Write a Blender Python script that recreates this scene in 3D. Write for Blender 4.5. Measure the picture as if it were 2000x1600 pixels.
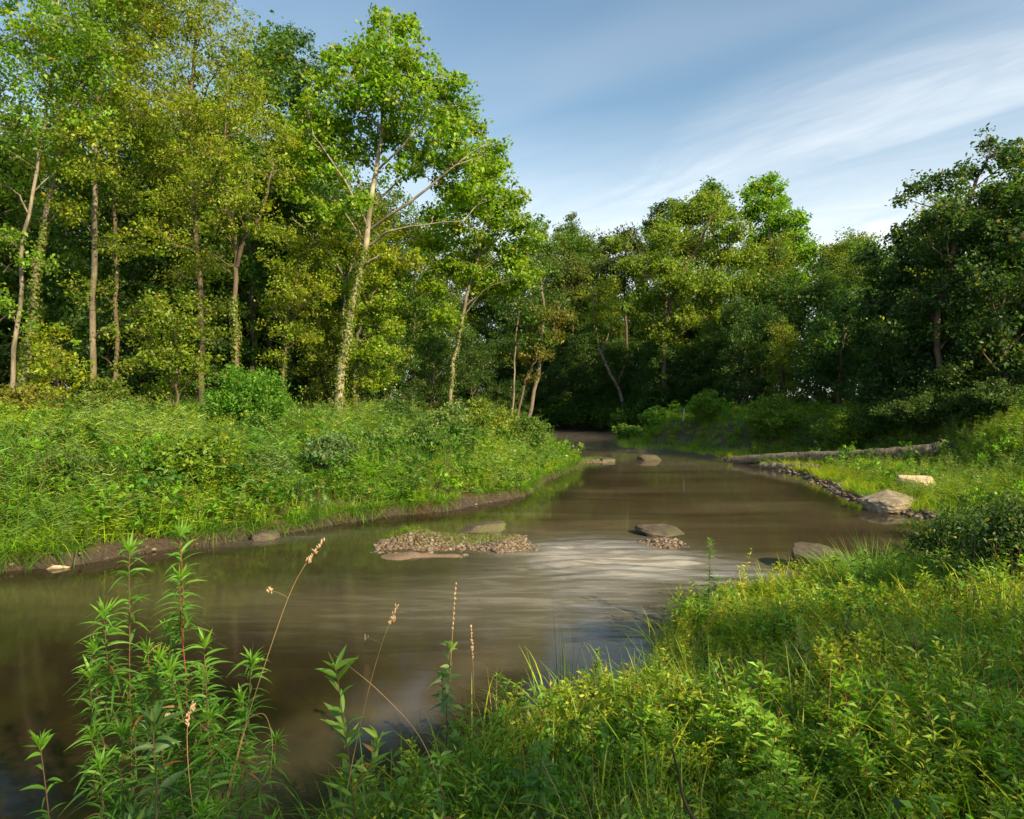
import bpy, math, random
import numpy as np
from mathutils import Vector

# ------------------------------------------------------------------ camera, world, sun
scene = bpy.context.scene
for o in list(bpy.data.objects):
    bpy.data.objects.remove(o)
COL = scene.collection
FPX, EYE, HZ = 1300.0, 2.5, 790.0          # focal length in photo pixels, eye height, horizon row

cam_data = bpy.data.cameras.new("camera")
cam = bpy.data.objects.new("camera", cam_data)
COL.objects.link(cam)
cam.location = (0, 0, EYE)
cam.rotation_euler = (math.radians(90), 0, 0)
cam_data.sensor_width = 36
cam_data.lens = FPX / 2000 * 36
cam_data.shift_y = -0.005
cam_data.clip_start = 0.05
cam_data.clip_end = 3000
scene.camera = cam

SUN_AZ, SUN_EL = math.radians(136), math.radians(30)
world = bpy.data.worlds.new("World")
scene.world = world
world.use_nodes = True
nt = world.node_tree
nt.nodes.clear()


class NT:
    """small helper to write node trees"""
    def __init__(s, tree):
        s.t = tree

    def n(s, kind, ins=None, **props):
        nd = s.t.nodes.new(kind)
        for k, v in props.items():
            setattr(nd, k, v)
        for k, v in (ins or {}).items():
            if hasattr(v, 'is_output'):
                s.t.links.new(v, nd.inputs[k])
            else:
                nd.inputs[k].default_value = v
        return nd

    def m(s, op, a, b=0.0, c=None, clamp=False):
        ins = {0: a, 1: b}
        if c is not None:
            ins[2] = c
        return s.n('ShaderNodeMath', ins, operation=op, use_clamp=clamp).outputs[0]

    def ramp(s, fac, pts, interp='LINEAR'):
        nd = s.n('ShaderNodeValToRGB', {0: fac})
        cr = nd.color_ramp
        cr.interpolation = interp
        while len(cr.elements) > 1:
            cr.elements.remove(cr.elements[-1])
        cr.elements[0].position = pts[0][0]
        cr.elements[0].color = tuple(pts[0][1]) + (1,)
        for p, c in pts[1:]:
            e = cr.elements.new(p)
            e.color = tuple(c) + (1,)
        return nd.outputs[0]

    def sstep(s, x, a, b):
        return s.n('ShaderNodeMapRange', {0: x, 1: a, 2: b, 3: 0.0, 4: 1.0}, interpolation_type='SMOOTHSTEP').outputs[0]

    def mix(s, f, a, b):
        nd = s.n('ShaderNodeMix', data_type='RGBA')
        for i, v in ((0, f), (6, a), (7, b)):
            if hasattr(v, 'is_output'):
                s.t.links.new(v, nd.inputs[i])
            else:
                nd.inputs[i].default_value = v if i == 0 else tuple(v) + (1,)
        return nd.outputs[2]

    def noise(s, vec, scale, detail=4, rough=0.55, dist=0.0, out=0):
        ins = {'Scale': scale, 'Detail': detail, 'Roughness': rough, 'Distortion': dist}
        if vec is not None:
            ins['Vector'] = vec
        return s.n('ShaderNodeTexNoise', ins).outputs[out]


W = NT(nt)
sky = W.n('ShaderNodeTexSky', sky_type='NISHITA', sun_disc=False, sun_elevation=SUN_EL, sun_rotation=SUN_AZ,
          altitude=200, air_density=1.15, dust_density=1.6, ozone_density=2.6)
tc = W.n('ShaderNodeTexCoord')
sp = W.n('ShaderNodeSeparateXYZ', {0: tc.outputs['Generated']})
zz = W.m('MAXIMUM', sp.outputs[2], 0.03)
u = W.m('DIVIDE', sp.outputs[0], zz)
v = W.m('DIVIDE', sp.outputs[1], zz)
# cloud layer coordinates: c runs across the cirrus band, a runs along it
c_ = W.m('ADD', W.m('MULTIPLY', u, 0.81), W.m('MULTIPLY', v, 0.59))
a_ = W.m('ADD', W.m('MULTIPLY', u, 0.59), W.m('MULTIPLY', v, -0.81))
cv = W.n('ShaderNodeCombineXYZ', {0: W.m('MULTIPLY', c_, 1.3), 1: W.m('MULTIPLY', a_, 0.55), 2: 0.3}).outputs[0]
warp = W.noise(cv, 0.9, 2, 0.5)
cw = W.m('ADD', c_, W.m('MULTIPLY', W.m('SUBTRACT', warp, 0.5), 0.55))
n1 = W.noise(cv, 1.5, 8, 0.6, 1.2)
band = W.m('MULTIPLY', W.sstep(cw, 1.5, 2.6), W.sstep(cw, 2.95, 2.72))
band = W.m('MULTIPLY', band, W.m('ADD', 0.45, W.m('MULTIPLY', W.sstep(n1, 0.22, 0.78), 0.55)))
veil = W.m('MULTIPLY', W.sstep(cw, 2.85, 4.2), W.sstep(n1, 0.22, 0.62))
veil = W.m('MULTIPLY', veil, W.sstep(c_, 12.0, 6.0))
right = W.sstep(u, -0.9, 0.6)
allc = W.m('MULTIPLY', W.m('ADD', W.m('MULTIPLY', band, 0.50), W.m('MULTIPLY', veil, 0.8), clamp=True), right)
hz = W.m('MULTIPLY', W.sstep(sp.outputs[2], 0.46, 0.10), 0.8)
thin = W.m('MULTIPLY', W.sstep(W.noise(cv, 0.45, 3, 0.5, 0.5), 0.35, 0.8), 0.2)
allc = W.m('MAXIMUM', W.m('MAXIMUM', allc, thin), W.m('MULTIPLY', hz, W.m('ADD', 0.45, W.m('MULTIPLY', n1, 0.9)), clamp=True))
tint = W.n('ShaderNodeMix', data_type='RGBA', blend_type='MULTIPLY')
tint.inputs[0].default_value = 1
nt.links.new(sky.outputs[0], tint.inputs[6]); tint.inputs[7].default_value = (0.90, 1.04, 0.97, 1)
skyc = W.mix(allc, tint.outputs[2], (8.0, 7.9, 7.6))
bg = W.n('ShaderNodeBackground', {0: skyc, 1: 0.085})
W.n('ShaderNodeOutputWorld', {0: bg.outputs[0]})

sun_data = bpy.data.lights.new("sun", 'SUN')
sun_data.energy = 5.0
sun_data.angle = math.radians(0.6)
sun_data.color = (1.0, 0.77, 0.44)
sun = bpy.data.objects.new("sun", sun_data)
COL.objects.link(sun)
S = Vector((math.sin(SUN_AZ) * math.cos(SUN_EL), math.cos(SUN_AZ) * math.cos(SUN_EL), math.sin(SUN_EL)))
sun.rotation_euler = S.to_track_quat('Z', 'Y').to_euler()
sun.location = (30, -20, 40)

scene.view_settings.view_transform = 'Standard'
scene.view_settings.look = 'None'
scene.view_settings.gamma = 1
scene.view_settings.use_curve_mapping = False
scene.view_settings.exposure = 1.15
scene.cycles.max_bounces = 7
scene.cycles.diffuse_bounces = 3
scene.cycles.transmission_bounces = 4
scene.cycles.transparent_max_bounces = 6
scene.cycles.volume_bounces = 1

rng = np.random.default_rng(11)


# ------------------------------------------------------------------ maths helpers
def pz(px, py, z=0.0):
    """point of height z seen at photo pixel"""
    d = FPX * (EYE - z) / (py - HZ)
    return np.array([(px - 1000) / FPX * d, d, z])


def pd(px, py, d):
    """point at depth d seen at photo pixel"""
    return np.array([(px - 1000) / FPX * d, d, EYE - (py - HZ) / FPX * d])


def ss(x, a, b):
    t = np.clip((x - a) / (b - a), 0, 1)
    return t * t * (3 - 2 * t)


_tab = np.random.default_rng(5).random((64, 64, 64))


def vnoise(P, scale=1.0, octaves=1):
    P = np.asarray(P, float) * scale
    out = np.zeros(len(P)); amp = 1.0; tot = 0
    for o in range(octaves):
        i = np.floor(P).astype(int); f = P - i; f = f * f * (3 - 2 * f)
        r = 0
        for dx in (0, 1):
            for dy in (0, 1):
                for dz in (0, 1):
                    w = (f[:, 0] if dx else 1 - f[:, 0]) * (f[:, 1] if dy else 1 - f[:, 1]) * (f[:, 2] if dz else 1 - f[:, 2])
                    r = r + w * _tab[(i[:, 0] + dx) & 63, (i[:, 1] + dy) & 63, (i[:, 2] + dz) & 63]
        out += amp * r; tot += amp; amp *= 0.5; P = P * 2.03 + 7.1
    return out / tot


def n2(x, y, scale, octaves=2, k=0.0):
    return vnoise(np.stack([x, y, np.full_like(x, k)], 1), scale, octaves)


def unit(v):
    return v / np.maximum(np.linalg.norm(v, axis=-1, keepdims=True), 1e-9)


# ------------------------------------------------------------------ mesh helpers (quads only, one colour per face)
class MB:
    def __init__(s):
        s.V = []; s.F = []; s.C = []; s.n = 0

    def add(s, V, F, C):
        V = np.asarray(V, float).reshape(-1, 3)
        F = np.asarray(F, int).reshape(-1, 4)
        C = np.asarray(C, float)
        if C.ndim == 1:
            C = np.broadcast_to(C, (len(F), 3))
        s.V.append(V); s.F.append(F + s.n); s.C.append(C); s.n += len(V)
        return s

    def arrays(s):
        return np.concatenate(s.V), np.concatenate(s.F), np.concatenate(s.C)

    def build(s, name, mat, parent=None, origin=None, smooth=False):
        V, F, C = s.arrays()
        if origin is not None:
            V = V - np.asarray(origin)
        me = bpy.data.meshes.new(name)
        me.vertices.add(len(V)); me.loops.add(len(F) * 4); me.polygons.add(len(F))
        me.vertices.foreach_set('co', V.astype(np.float32).ravel())
        me.loops.foreach_set('vertex_index', F.astype(np.int32).ravel())
        me.polygons.foreach_set('loop_start', np.arange(len(F), dtype=np.int32) * 4)
        at = me.attributes.new('col', 'FLOAT_COLOR', 'FACE')
        at.data.foreach_set('color', np.concatenate([C, np.ones((len(C), 1))], 1).astype(np.float32).ravel())
        if smooth:
            me.polygons.foreach_set('use_smooth', np.ones(len(F), dtype=bool))
        me.update(calc_edges=True)
        me.materials.append(mat)
        o = bpy.data.objects.new(name, me)
        COL.objects.link(o)
        if parent is not None:
            o.parent = parent
        return o


def tag(o, label=None, cat=None, group=None, kind=None):
    if label: o['label'] = label
    if cat: o['category'] = cat
    if group: o['group'] = group
    if kind: o['kind'] = kind
    return o


def empty(name, loc, label, cat, group=None, rz=0.0):
    o = bpy.data.objects.new(name, None)
    COL.objects.link(o)
    o.empty_display_size = 0.3
    o.location = tuple(float(q) for q in loc)
    o.rotation_euler = (0, 0, rz)
    return tag(o, label, cat, group)


def copy_tree(o, parent=None):
    c = o.copy(); COL.objects.link(c)
    c.parent = parent
    for ch in o.children:
        copy_tree(ch, c)
    return c


def tube(pts, rad, sides=6):
    """quads round a polyline"""
    pts = np.asarray(pts, float); n = len(pts)
    rad = np.broadcast_to(np.asarray(rad, float), (n,))
    T = np.gradient(pts, axis=0); T = unit(T)
    ref = np.array([0.31, 0.95, 0.05]) if abs(T[0][2]) > 0.6 else np.array([0, 0, 1.0])
    A = unit(np.cross(T, ref)); B = np.cross(T, A)
    ang = np.linspace(0, 2 * np.pi, sides, endpoint=False)
    ring = pts[:, None] + rad[:, None, None] * (np.cos(ang)[None, :, None] * A[:, None] + np.sin(ang)[None, :, None] * B[:, None])
    i = np.arange(n - 1)[:, None] * sides; j = np.arange(sides)[None]; k = (j + 1) % sides
    F = np.stack([i + j, i + k, i + sides + k, i + sides + j], -1).reshape(-1, 4)
    return ring.reshape(-1, 3), F


def smoothline(pts, n=14, wob=0.0, r=rng):
    """Catmull-Rom resample with wobble"""
    P = np.asarray(pts, float)
    P = np.concatenate([[2 * P[0] - P[1]], P, [2 * P[-1] - P[-2]]])
    m = len(P) - 3
    t = np.linspace(0, m - 1e-6, n); i = t.astype(int); f = (t - i)[:, None]
    a, b, c, d = P[i], P[i + 1], P[i + 2], P[i + 3]
    out = 0.5 * (2 * b + (c - a) * f + (2 * a - 5 * b + 4 * c - d) * f ** 2 + (3 * b - a - 3 * c + d) * f ** 3)
    if wob:
        k = r.normal(0, wob, (n, 3)); k[0] = 0; k[-1] *= 0.3
        out = out + k
    return out


def rand_dirs(n, r, up=0.0):
    v = r.normal(0, 1, (n, 3)); v = unit(v); v[:, 2] += up
    return unit(v)


def leaf_cards(C, L, Wd, N, r, droop=0.15):
    """one folded quad a leaf"""
    n = len(C)
    A = unit(np.cross(N, r.normal(0, 1, (n, 3))))
    B = np.cross(N, A)
    L = np.broadcast_to(L, (n,))[:, None]; Wd = np.broadcast_to(Wd, (n,))[:, None]
    base = C - A * L * 0.5
    tip = C + A * L * 0.5 - np.array([0, 0, 1]) * L * droop
    l = C - A * L * 0.08 + B * Wd * 0.5 + N * Wd * 0.12
    q = C - A * L * 0.08 - B * Wd * 0.5 + N * Wd * 0.12
    V = np.stack([base, l, tip, q], 1).reshape(-1, 3)
    return V, np.arange(n * 4).reshape(-1, 4)


def vary(col, n, r, amt=0.2, hue=0.12):
    col = np.asarray(col, float)
    k = 1 + r.normal(0, amt, (n, 1)); h = r.normal(0, hue, (n, 1))
    C = col * k * np.concatenate([1 + h, np.ones((n, 1)), 1 - h], 1)
    return np.clip(C, 0.003, 0.9)


def strips(base, d, L, Wd, droop, segs=4, kind='grass', fold=0.25, r=rng, roll=None):
    """curved blades / leaves. grass: 2 verts across, leaf: 3 verts across with a fold"""
    n = len(base); d = unit(d)
    L = np.broadcast_to(L, (n,)); Wd = np.broadcast_to(Wd, (n,)); droop = np.broadcast_to(droop, (n,))
    side = unit(np.cross(d, np.array([0, 0, 1.0]) + r.normal(0, 0.25 if kind == 'grass' else 0.7, (n, 3))))
    nor = np.cross(side, d)
    t = np.linspace(0, 1, segs + 1)
    ctr = base[:, None] + d[:, None] * (L[:, None] * t)[..., None]
    ctr[..., 2] -= (droop * L)[:, None] * t ** 2
    out = d.copy(); out[:, 2] = 0
    ctr += unit(out)[:, None] * ((droop * L)[:, None] * 0.35 * t ** 2)[..., None]
    if kind == 'grass':
        w = np.clip(1 - t ** 1.6, 0.04, 1) * np.clip(0.45 + 2 * t, 0, 1)
    else:
        w = np.clip(np.sin(np.pi * np.clip(t, 0.03, 0.98) ** 0.75), 0.04, 1)
    ww = (Wd[:, None] * w * 0.5)[..., None]
    if kind == 'grass':
        V = np.stack([ctr - side[:, None] * ww, ctr + side[:, None] * ww], 2); k = 2
    else:
        lift = nor[:, None] * ww * fold
        V = np.stack([ctr - side[:, None] * ww + lift, ctr, ctr + side[:, None] * ww + lift], 2); k = 3
    V = V.reshape(n, -1, 3); nv = (segs + 1) * k
    q = []
    for i in range(segs):
        for j in range(k - 1):
            q.append([i * k + j, i * k + j + 1, (i + 1) * k + j + 1, (i + 1) * k + j])
    q = np.array(q)
    F = (np.arange(n)[:, None, None] * nv + q[None]).reshape(-1, 4)
    return V.reshape(-1, 3), F, len(q)


# ------------------------------------------------------------------ materials
def material(name):
    m = bpy.data.materials.new(name); m.use_nodes = True
    m.node_tree.nodes.clear()
    return m, NT(m.node_tree)


def leaf_material(name, trans=0.45, gloss=0.03, boost=1.9):
    m, t = material(name)
    at = t.n('ShaderNodeAttribute', attribute_name='col')
    col = at.outputs['Color']
    dif = t.n('ShaderNodeBsdfDiffuse', {0: col})
    tr_col = t.n('ShaderNodeMix', data_type='RGBA', blend_type='MULTIPLY')
    t.t.links.new(col, tr_col.inputs[6]); tr_col.inputs[0].default_value = 1
    tr_col.inputs[7].default_value = (boost * 1.12, boost * 1.15, boost * 0.35, 1)
    tr = t.n('ShaderNodeBsdfTranslucent', {0: tr_col.outputs[2]})
    a = t.n('ShaderNodeMixShader', {0: trans, 1: dif.outputs[0], 2: tr.outputs[0]})
    gl = t.n('ShaderNodeBsdfGlossy', {0: (0.85, 0.9, 0.8, 1), 1: 0.55})
    b = t.n('ShaderNodeMixShader', {0: gloss, 1: a.outputs[0], 2: gl.outputs[0]})
    t.n('ShaderNodeOutputMaterial', {0: b.outputs[0]})
    return m


def bark_material(name, dark, light, scale=6.0, stretch=0.25, patch=0.5, bump=0.5):
    m, t = material(name)
    tc = t.n('ShaderNodeTexCoord')
    mp = t.n('ShaderNodeMapping', {0: tc.outputs['Object'], 3: (1, 1, stretch)})
    nz = t.noise(mp.outputs[0], scale, 6, 0.65, 0.4)
    n2_ = t.noise(tc.outputs['Object'], 0.9, 3, 0.6, 0.5)
    f = t.m('ADD', t.m('MULTIPLY', nz, 1 - patch), t.m('MULTIPLY', n2_, patch))
    col = t.ramp(f, [(0.36, dark), (0.5, tuple((np.array(dark) + np.array(light)) / 2)), (0.62, light)])
    bp = t.n('ShaderNodeBump', {'Strength': bump, 'Distance': 0.05, 'Height': nz})
    pr = t.n('ShaderNodeBsdfPrincipled', {'Base Color': col, 'Roughness': 0.85, 'Normal': bp.outputs[0]})
    t.n('ShaderNodeOutputMaterial', {0: pr.outputs[0]})
    return m


M_LEAF = leaf_material('tree_leaves')
M_GRASS = leaf_material('meadow_plants', 0.40, 0.025, 1.8)
M_NEAR = leaf_material('near_plants', 0.40, 0.035, 1.8)
M_BARK = bark_material('brown_bark', (0.035, 0.026, 0.017), (0.15, 0.11, 0.07))
M_BARKG = bark_material('grey_bark', (0.045, 0.038, 0.028), (0.19, 0.16, 0.115))
M_SYC = bark_material('sycamore_bark', (0.075, 0.06, 0.04), (0.36, 0.33, 0.25), 3.5, 0.4, 0.5, 0.8)
M_PALE = bark_material('pale_bark', (0.045, 0.038, 0.025), (0.25, 0.22, 0.16), 5.0, 0.3, 0.4, 0.8)
M_DRIFT = bark_material('driftwood', (0.045, 0.036, 0.027), (0.22, 0.185, 0.14), 9.0, 1.0, 0.3, 0.8)

# rock
def rock_material(name, dark, light, moss=0.0):
    m, t = material(name)
    tc = t.n('ShaderNodeTexCoord')
    mp = t.n('ShaderNodeMapping', {0: tc.outputs['Object'], 2: (0.3, 0.2, 0), 3: (1, 1, 4.0)})
    nz = t.noise(mp.outputs[0], 2.6, 8, 0.68, 0.5)
    fine = t.noise(tc.outputs['Object'], 24, 4, 0.7)
    f = t.m('ADD', t.m('MULTIPLY', nz, 0.7), t.m('MULTIPLY', fine, 0.3))
    col = t.ramp(f, [(0.35, dark), (0.52, tuple((np.array(dark) * .4 + np.array(light) * .6))), (0.68, light)])
    if moss:
        mn = t.noise(tc.outputs['Object'], 3.5, 5, 0.7)
        col = t.mix(t.m('MULTIPLY', t.sstep(mn, 0.5, 0.62), moss), col, (0.07, 0.09, 0.02))
    bp = t.n('ShaderNodeBump', {'Strength': 0.8, 'Distance': 0.03, 'Height': f})
    pr = t.n('ShaderNodeBsdfPrincipled', {'Base Color': col, 'Roughness': 0.75, 'Normal': bp.outputs[0]})
    t.n('ShaderNodeOutputMaterial', {0: pr.outputs[0]})
    return m


M_ROCK = rock_material('tan_rock', (0.07, 0.057, 0.04), (0.31, 0.265, 0.20))
M_ROCKW = rock_material('brown_wet_rock', (0.016, 0.013, 0.009), (0.10, 0.08, 0.058), 0.6)
M_BLOCK = rock_material('cream_stone', (0.25, 0.19, 0.12), (0.50, 0.42, 0.30))

# pebbles
m, t = material('gravel'); M_PEB = m
at = t.n('ShaderNodeAttribute', attribute_name='col')
pr = t.n('ShaderNodeBsdfPrincipled', {'Base Color': at.outputs['Color'], 'Roughness': 0.6})
t.n('ShaderNodeOutputMaterial', {0: pr.outputs[0]})

# ground: soil and litter, mud close to the water line (by height)
m, t = material('soil'); M_SOIL = m
geo = t.n('ShaderNodeNewGeometry')
pos = geo.outputs['Position']
zpos = t.n('ShaderNodeSeparateXYZ', {0: pos}).outputs[2]
na = t.noise(pos, 1.6, 6, 0.65, 0.3)
nb = t.noise(pos, 14, 5, 0.7)
soil = t.ramp(t.m('ADD', t.m('MULTIPLY', na, 0.6), t.m('MULTIPLY', nb, 0.4)), [(0.36, (0.03, 0.022, 0.012)), (0.5, (0.055, 0.05, 0.02)), (0.64, (0.09, 0.075, 0.035))])
mud = t.ramp(nb, [(0.3, (0.014, 0.010, 0.007)), (0.7, (0.055, 0.038, 0.026))])
wet = t.sstep(t.m('ADD', zpos, t.m('MULTIPLY', na, 0.12)), 0.34, 0.14)
bed = t.ramp(t.noise(pos, 0.9, 8, 0.72, 0.6), [(0.35, (0.045, 0.04, 0.012)), (0.48, (0.13, 0.09, 0.03)), (0.6, (0.24, 0.155, 0.06)), (0.75, (0.30, 0.20, 0.09))])
colr = t.mix(wet, soil, mud)
colr = t.mix(t.sstep(zpos, 0.0, -0.06), colr, bed)
bp = t.n('ShaderNodeBump', {'Strength': 0.7, 'Distance': 0.06, 'Height': nb})
pr = t.n('ShaderNodeBsdfPrincipled', {'Base Color': colr, 'Roughness': 0.8, 'Normal': bp.outputs[0]})
t.n('ShaderNodeOutputMaterial', {0: pr.outputs[0]})

# water
m, t = material('creek_water'); M_WATER = m
geo = t.n('ShaderNodeNewGeometry'); pos = geo.outputs['Position']
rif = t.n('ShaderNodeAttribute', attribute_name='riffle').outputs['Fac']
mp = t.n('ShaderNodeMapping', {0: pos, 3: (0.28, 1.0, 1.0), 2: (0, 0, 0.25)})
w1 = t.noise(mp.outputs[0], 3.0, 4, 0.55, 0.4)
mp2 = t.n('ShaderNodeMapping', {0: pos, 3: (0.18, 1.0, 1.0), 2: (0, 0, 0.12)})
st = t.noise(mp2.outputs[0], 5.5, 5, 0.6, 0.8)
bp = t.n('ShaderNodeBump', {'Strength': t.m('ADD', 0.015, t.m('MULTIPLY', rif, 0.32)), 'Distance': 0.08, 'Height': w1})
rough = t.m('ADD', 0.075, t.m('MULTIPLY', rif, 0.10))
gl = t.n('ShaderNodeBsdfGlossy', {0: (0.95, 0.95, 0.95, 1), 1: rough, 'Normal': bp.outputs[0]})
murkc = t.ramp(t.noise(mp.outputs[0], 0.6, 5, 0.6, 0.5), [(0.35, (0.050, 0.040, 0.022)), (0.55, (0.088, 0.072, 0.042)), (0.7, (0.125, 0.104, 0.066))])
foam_sheen = t.m('MULTIPLY', t.sstep(st, 0.40, 0.74), t.m('MULTIPLY', rif, 0.50), clamp=True)
foam_sheen = t.m('ADD', foam_sheen, t.m('MULTIPLY', rif, 0.24), clamp=True)  # pale riffle foam, with smeared sky sheen painted into it
dep = t.n('ShaderNodeAttribute', attribute_name='depth').outputs['Fac']
murk = t.n('ShaderNodeBsdfDiffuse', {0: t.mix(t.m('MULTIPLY', t.sstep(dep, 0.28, 0.8), 0.9), murkc, (0.012, 0.008, 0.004))})  # deep water darker; also paints the dark near-left corner
tp = t.n('ShaderNodeBsdfTransparent', {0: (0.80, 0.66, 0.42, 1)})
dep = t.n('ShaderNodeAttribute', attribute_name='depth').outputs['Fac']
clearf = t.m('ADD', 0.16, t.m('MULTIPLY', t.sstep(dep, 0.42, 0.06), 0.6))
body = t.n('ShaderNodeMixShader', {0: clearf, 1: murk.outputs[0], 2: tp.outputs[0]})
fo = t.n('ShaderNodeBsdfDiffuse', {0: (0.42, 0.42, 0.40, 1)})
body2 = t.n('ShaderNodeMixShader', {0: foam_sheen, 1: body.outputs[0], 2: fo.outputs[0]})
fr = t.n('ShaderNodeFresnel', {0: 1.34, 'Normal': bp.outputs[0]})
fin = t.n('ShaderNodeMixShader', {0: fr.outputs[0], 1: body2.outputs[0], 2: gl.outputs[0]})
t.n('ShaderNodeOutputMaterial', {0: fin.outputs[0]})

# ------------------------------------------------------------------ creek plan and terrain height
LEFT = np.array([(-60, -8), (-30, 1), (-20, 4), (-12, 7.9), (-9, 9.4), (-7.7, 10.0), (-6.7, 10.4), (-5.9, 11.5), (-5.1, 12.1), (-4.6, 12.9), (-3.3, 14.3), (-2.5, 15.1), (-1.6, 15.5), (-0.5, 16.9), (0.3, 18.2),
                 (1.0, 21), (2.0, 24.5), (2.8, 26.6), (3.0, 28), (2.5, 31), (1.7, 36), (1.5, 44), (1.6, 50), (-0.5, 55), (-6, 60), (-30, 70)], float)
RIGHT = np.array([(-30, 88), (-14, 78), (-4, 70), (3, 65.5), (7.5, 61), (8.6, 56), (8.2, 50), (6.2, 40), (5.8, 36.5), (6.3, 35), (7.9, 34.2), (8.9, 31), (9.8, 28.3), (10.2, 24), (9.5, 20.2), (9.1, 18.6), (8.8, 16.2), (9.0, 14.1), (9.8, 12.8), (11, 11.8), (12, 11.2)], float)
NEAR = np.array([(12, 11.0), (9.5, 10.5), (7.4, 10.2), (5.8, 9.9), (4.5, 9.4), (3.3, 8.8), (2.5, 8.1), (1.7, 7.2), (1.25, 6.5), (0.75, 5.7), (0.1, 5.0), (-0.5, 4.4), (-1.0, 3.9), (-1.35, 3.2), (-2.0, 2.5), (-4, 1.7), (-8, 0.9), (-15, -2), (-38, -12), (-60, -22)], float)
POLY = np.concatenate([LEFT, RIGHT, NEAR])


def linedist(x, y, line):
    best = np.full(len(x), 1e9)
    for a, b in zip(line[:-1], line[1:]):
        ab = b - a; L2 = ab @ ab + 1e-9
        tt = np.clip(((x - a[0]) * ab[0] + (y - a[1]) * ab[1]) / L2, 0, 1)
        best = np.minimum(best, (x - a[0] - tt * ab[0]) ** 2 + (y - a[1] - tt * ab[1]) ** 2)
    return np.sqrt(best)


def in_creek(x, y):
    c = np.zeros(len(x), bool)
    P = POLY; Qp = np.roll(P, -1, axis=0)
    for a, b in zip(P, Qp):
        if a[1] == b[1]:
            continue
        cond = ((a[1] > y) != (b[1] > y)) & (x < (b[0] - a[0]) * (y - a[1]) / (b[1] - a[1]) + a[0])
        c ^= cond
    return c


def terrain(x, y):
    """height, signed distance to the shore (outside > 0), side weights"""
    x = np.asarray(x, float); y = np.asarray(y, float)
    wob = (n2(x, y, 0.9, 2, 3.3) - 0.5) * 0.5
    dl, dr, dn = linedist(x, y, LEFT), linedist(x, y, RIGHT), linedist(x, y, NEAR)
    ins = in_creek(x, y)
    s = np.minimum(np.minimum(dl, dr), dn); s = np.where(ins, -s, s) + wob * np.clip(1.2 - 0.3 * np.abs(y - 10) / 10, 0.2, 1) * 0.6
    sp_ = np.maximum(s, 0)
    w = np.stack([dl, dr, dn], 1) + 0.05
    w = w ** -5; w /= w.sum(1, keepdims=True)
    nz = n2(x, y, 0.35, 3) - 0.5
    zl = 0.20 * ss(sp_, 0, 0.12) + 0.50 * ss(sp_, 0.2, 2.0) + 0.55 * ss(sp_, 2, 9) + nz * 0.5 * ss(sp_, 0.5, 4)
    fy = ss(y, 28, 34)
    zr = 0.10 * ss(sp_, 0, 0.4) + (1 - fy) * (0.25 * ss(sp_, 0.5, 3.0) + 0.30 * ss(sp_, 3, 5) + 1.45 * ss(sp_, 3.9, 6.6)) + fy * (0.10 * ss(sp_, .5, 1.5) + 1.45 * ss(sp_, 1.2, 3.4) + 0.5 * ss(sp_, 3.4, 8)) + 0.5 * ss(sp_, 10, 22) + nz * 0.35 * ss(sp_, 0.5, 4)
    zn = 0.12 * ss(sp_, 0, 0.3) + 0.62 * ss(sp_, 0.2, 3.4) + 0.3 * ss(sp_, 3, 7) + nz * 0.22 * ss(sp_, 0.5, 3)
    z = w[:, 0] * zl + w[:, 1] * zr + w[:, 2] * zn
    far = np.hypot(x, y - 20)
    z = z + 3.5 * ss(far, 70, 300)
    shal = np.exp(-((x + 2.6) / 3.6) ** 2 - ((y - 10.2) / 2.6) ** 2)
    vignette_hollow = np.exp(-((x + 4.5) / 5.5) ** 2 - ((y - 4.5) / 3.4) ** 2)  # hollow added so the near-left water colour turns dark
    zb = -0.04 - (0.34 - 0.26 * shal + 0.7 * vignette_hollow) * ss(-s, 0, 2.2) + (n2(x, y, 1.3, 3, 8.0) - 0.5) * 0.10 * ss(-s, 0.3, 1.5)
    z = np.where(s > 0, np.maximum(z, 0.015), np.minimum(zb, -0.02))
    return z, s, w


def gz(x, y):
    return float(terrain(np.array([x]), np.array([y]))[0][0])


def grid_mesh(name, xs, ys, zfun, mat):
    X, Y = np.meshgrid(xs, ys)
    Z = zfun(X.ravel(), Y.ravel())
    V = np.stack([X.ravel(), Y.ravel(), Z], 1)
    nx, ny = len(xs), len(ys)
    i = np.arange(ny - 1)[:, None] * nx + np.arange(nx - 1)[None]
    F = np.stack([i, i + 1, i + nx + 1, i + nx], -1).reshape(-1, 4)
    b = MB().add(V, F, (0.1, 0.1, 0.1))
    return b.build(name, mat, smooth=True)


def graded(a, b, lo, hi, fine, growth=1.12):
    """fine spacing between lo and hi, growing to a and b"""
    mid = np.arange(lo, hi, fine)
    up = [hi]; st = fine
    while up[-1] < b:
        st *= growth; up.append(up[-1] + st)
    dn = [lo]; st = fine
    while dn[-1] > a:
        st *= growth; dn.append(dn[-1] - st)
    return np.concatenate([dn[::-1][:-1], mid, up])


ground = grid_mesh('ground', graded(-900, 900, -12, 13, 0.14, 1.05), graded(-120, 1500, 0.5, 30, 0.16, 1.05), lambda x, y: terrain(x, y)[0], M_SOIL)
tag(ground, kind='structure')


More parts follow.
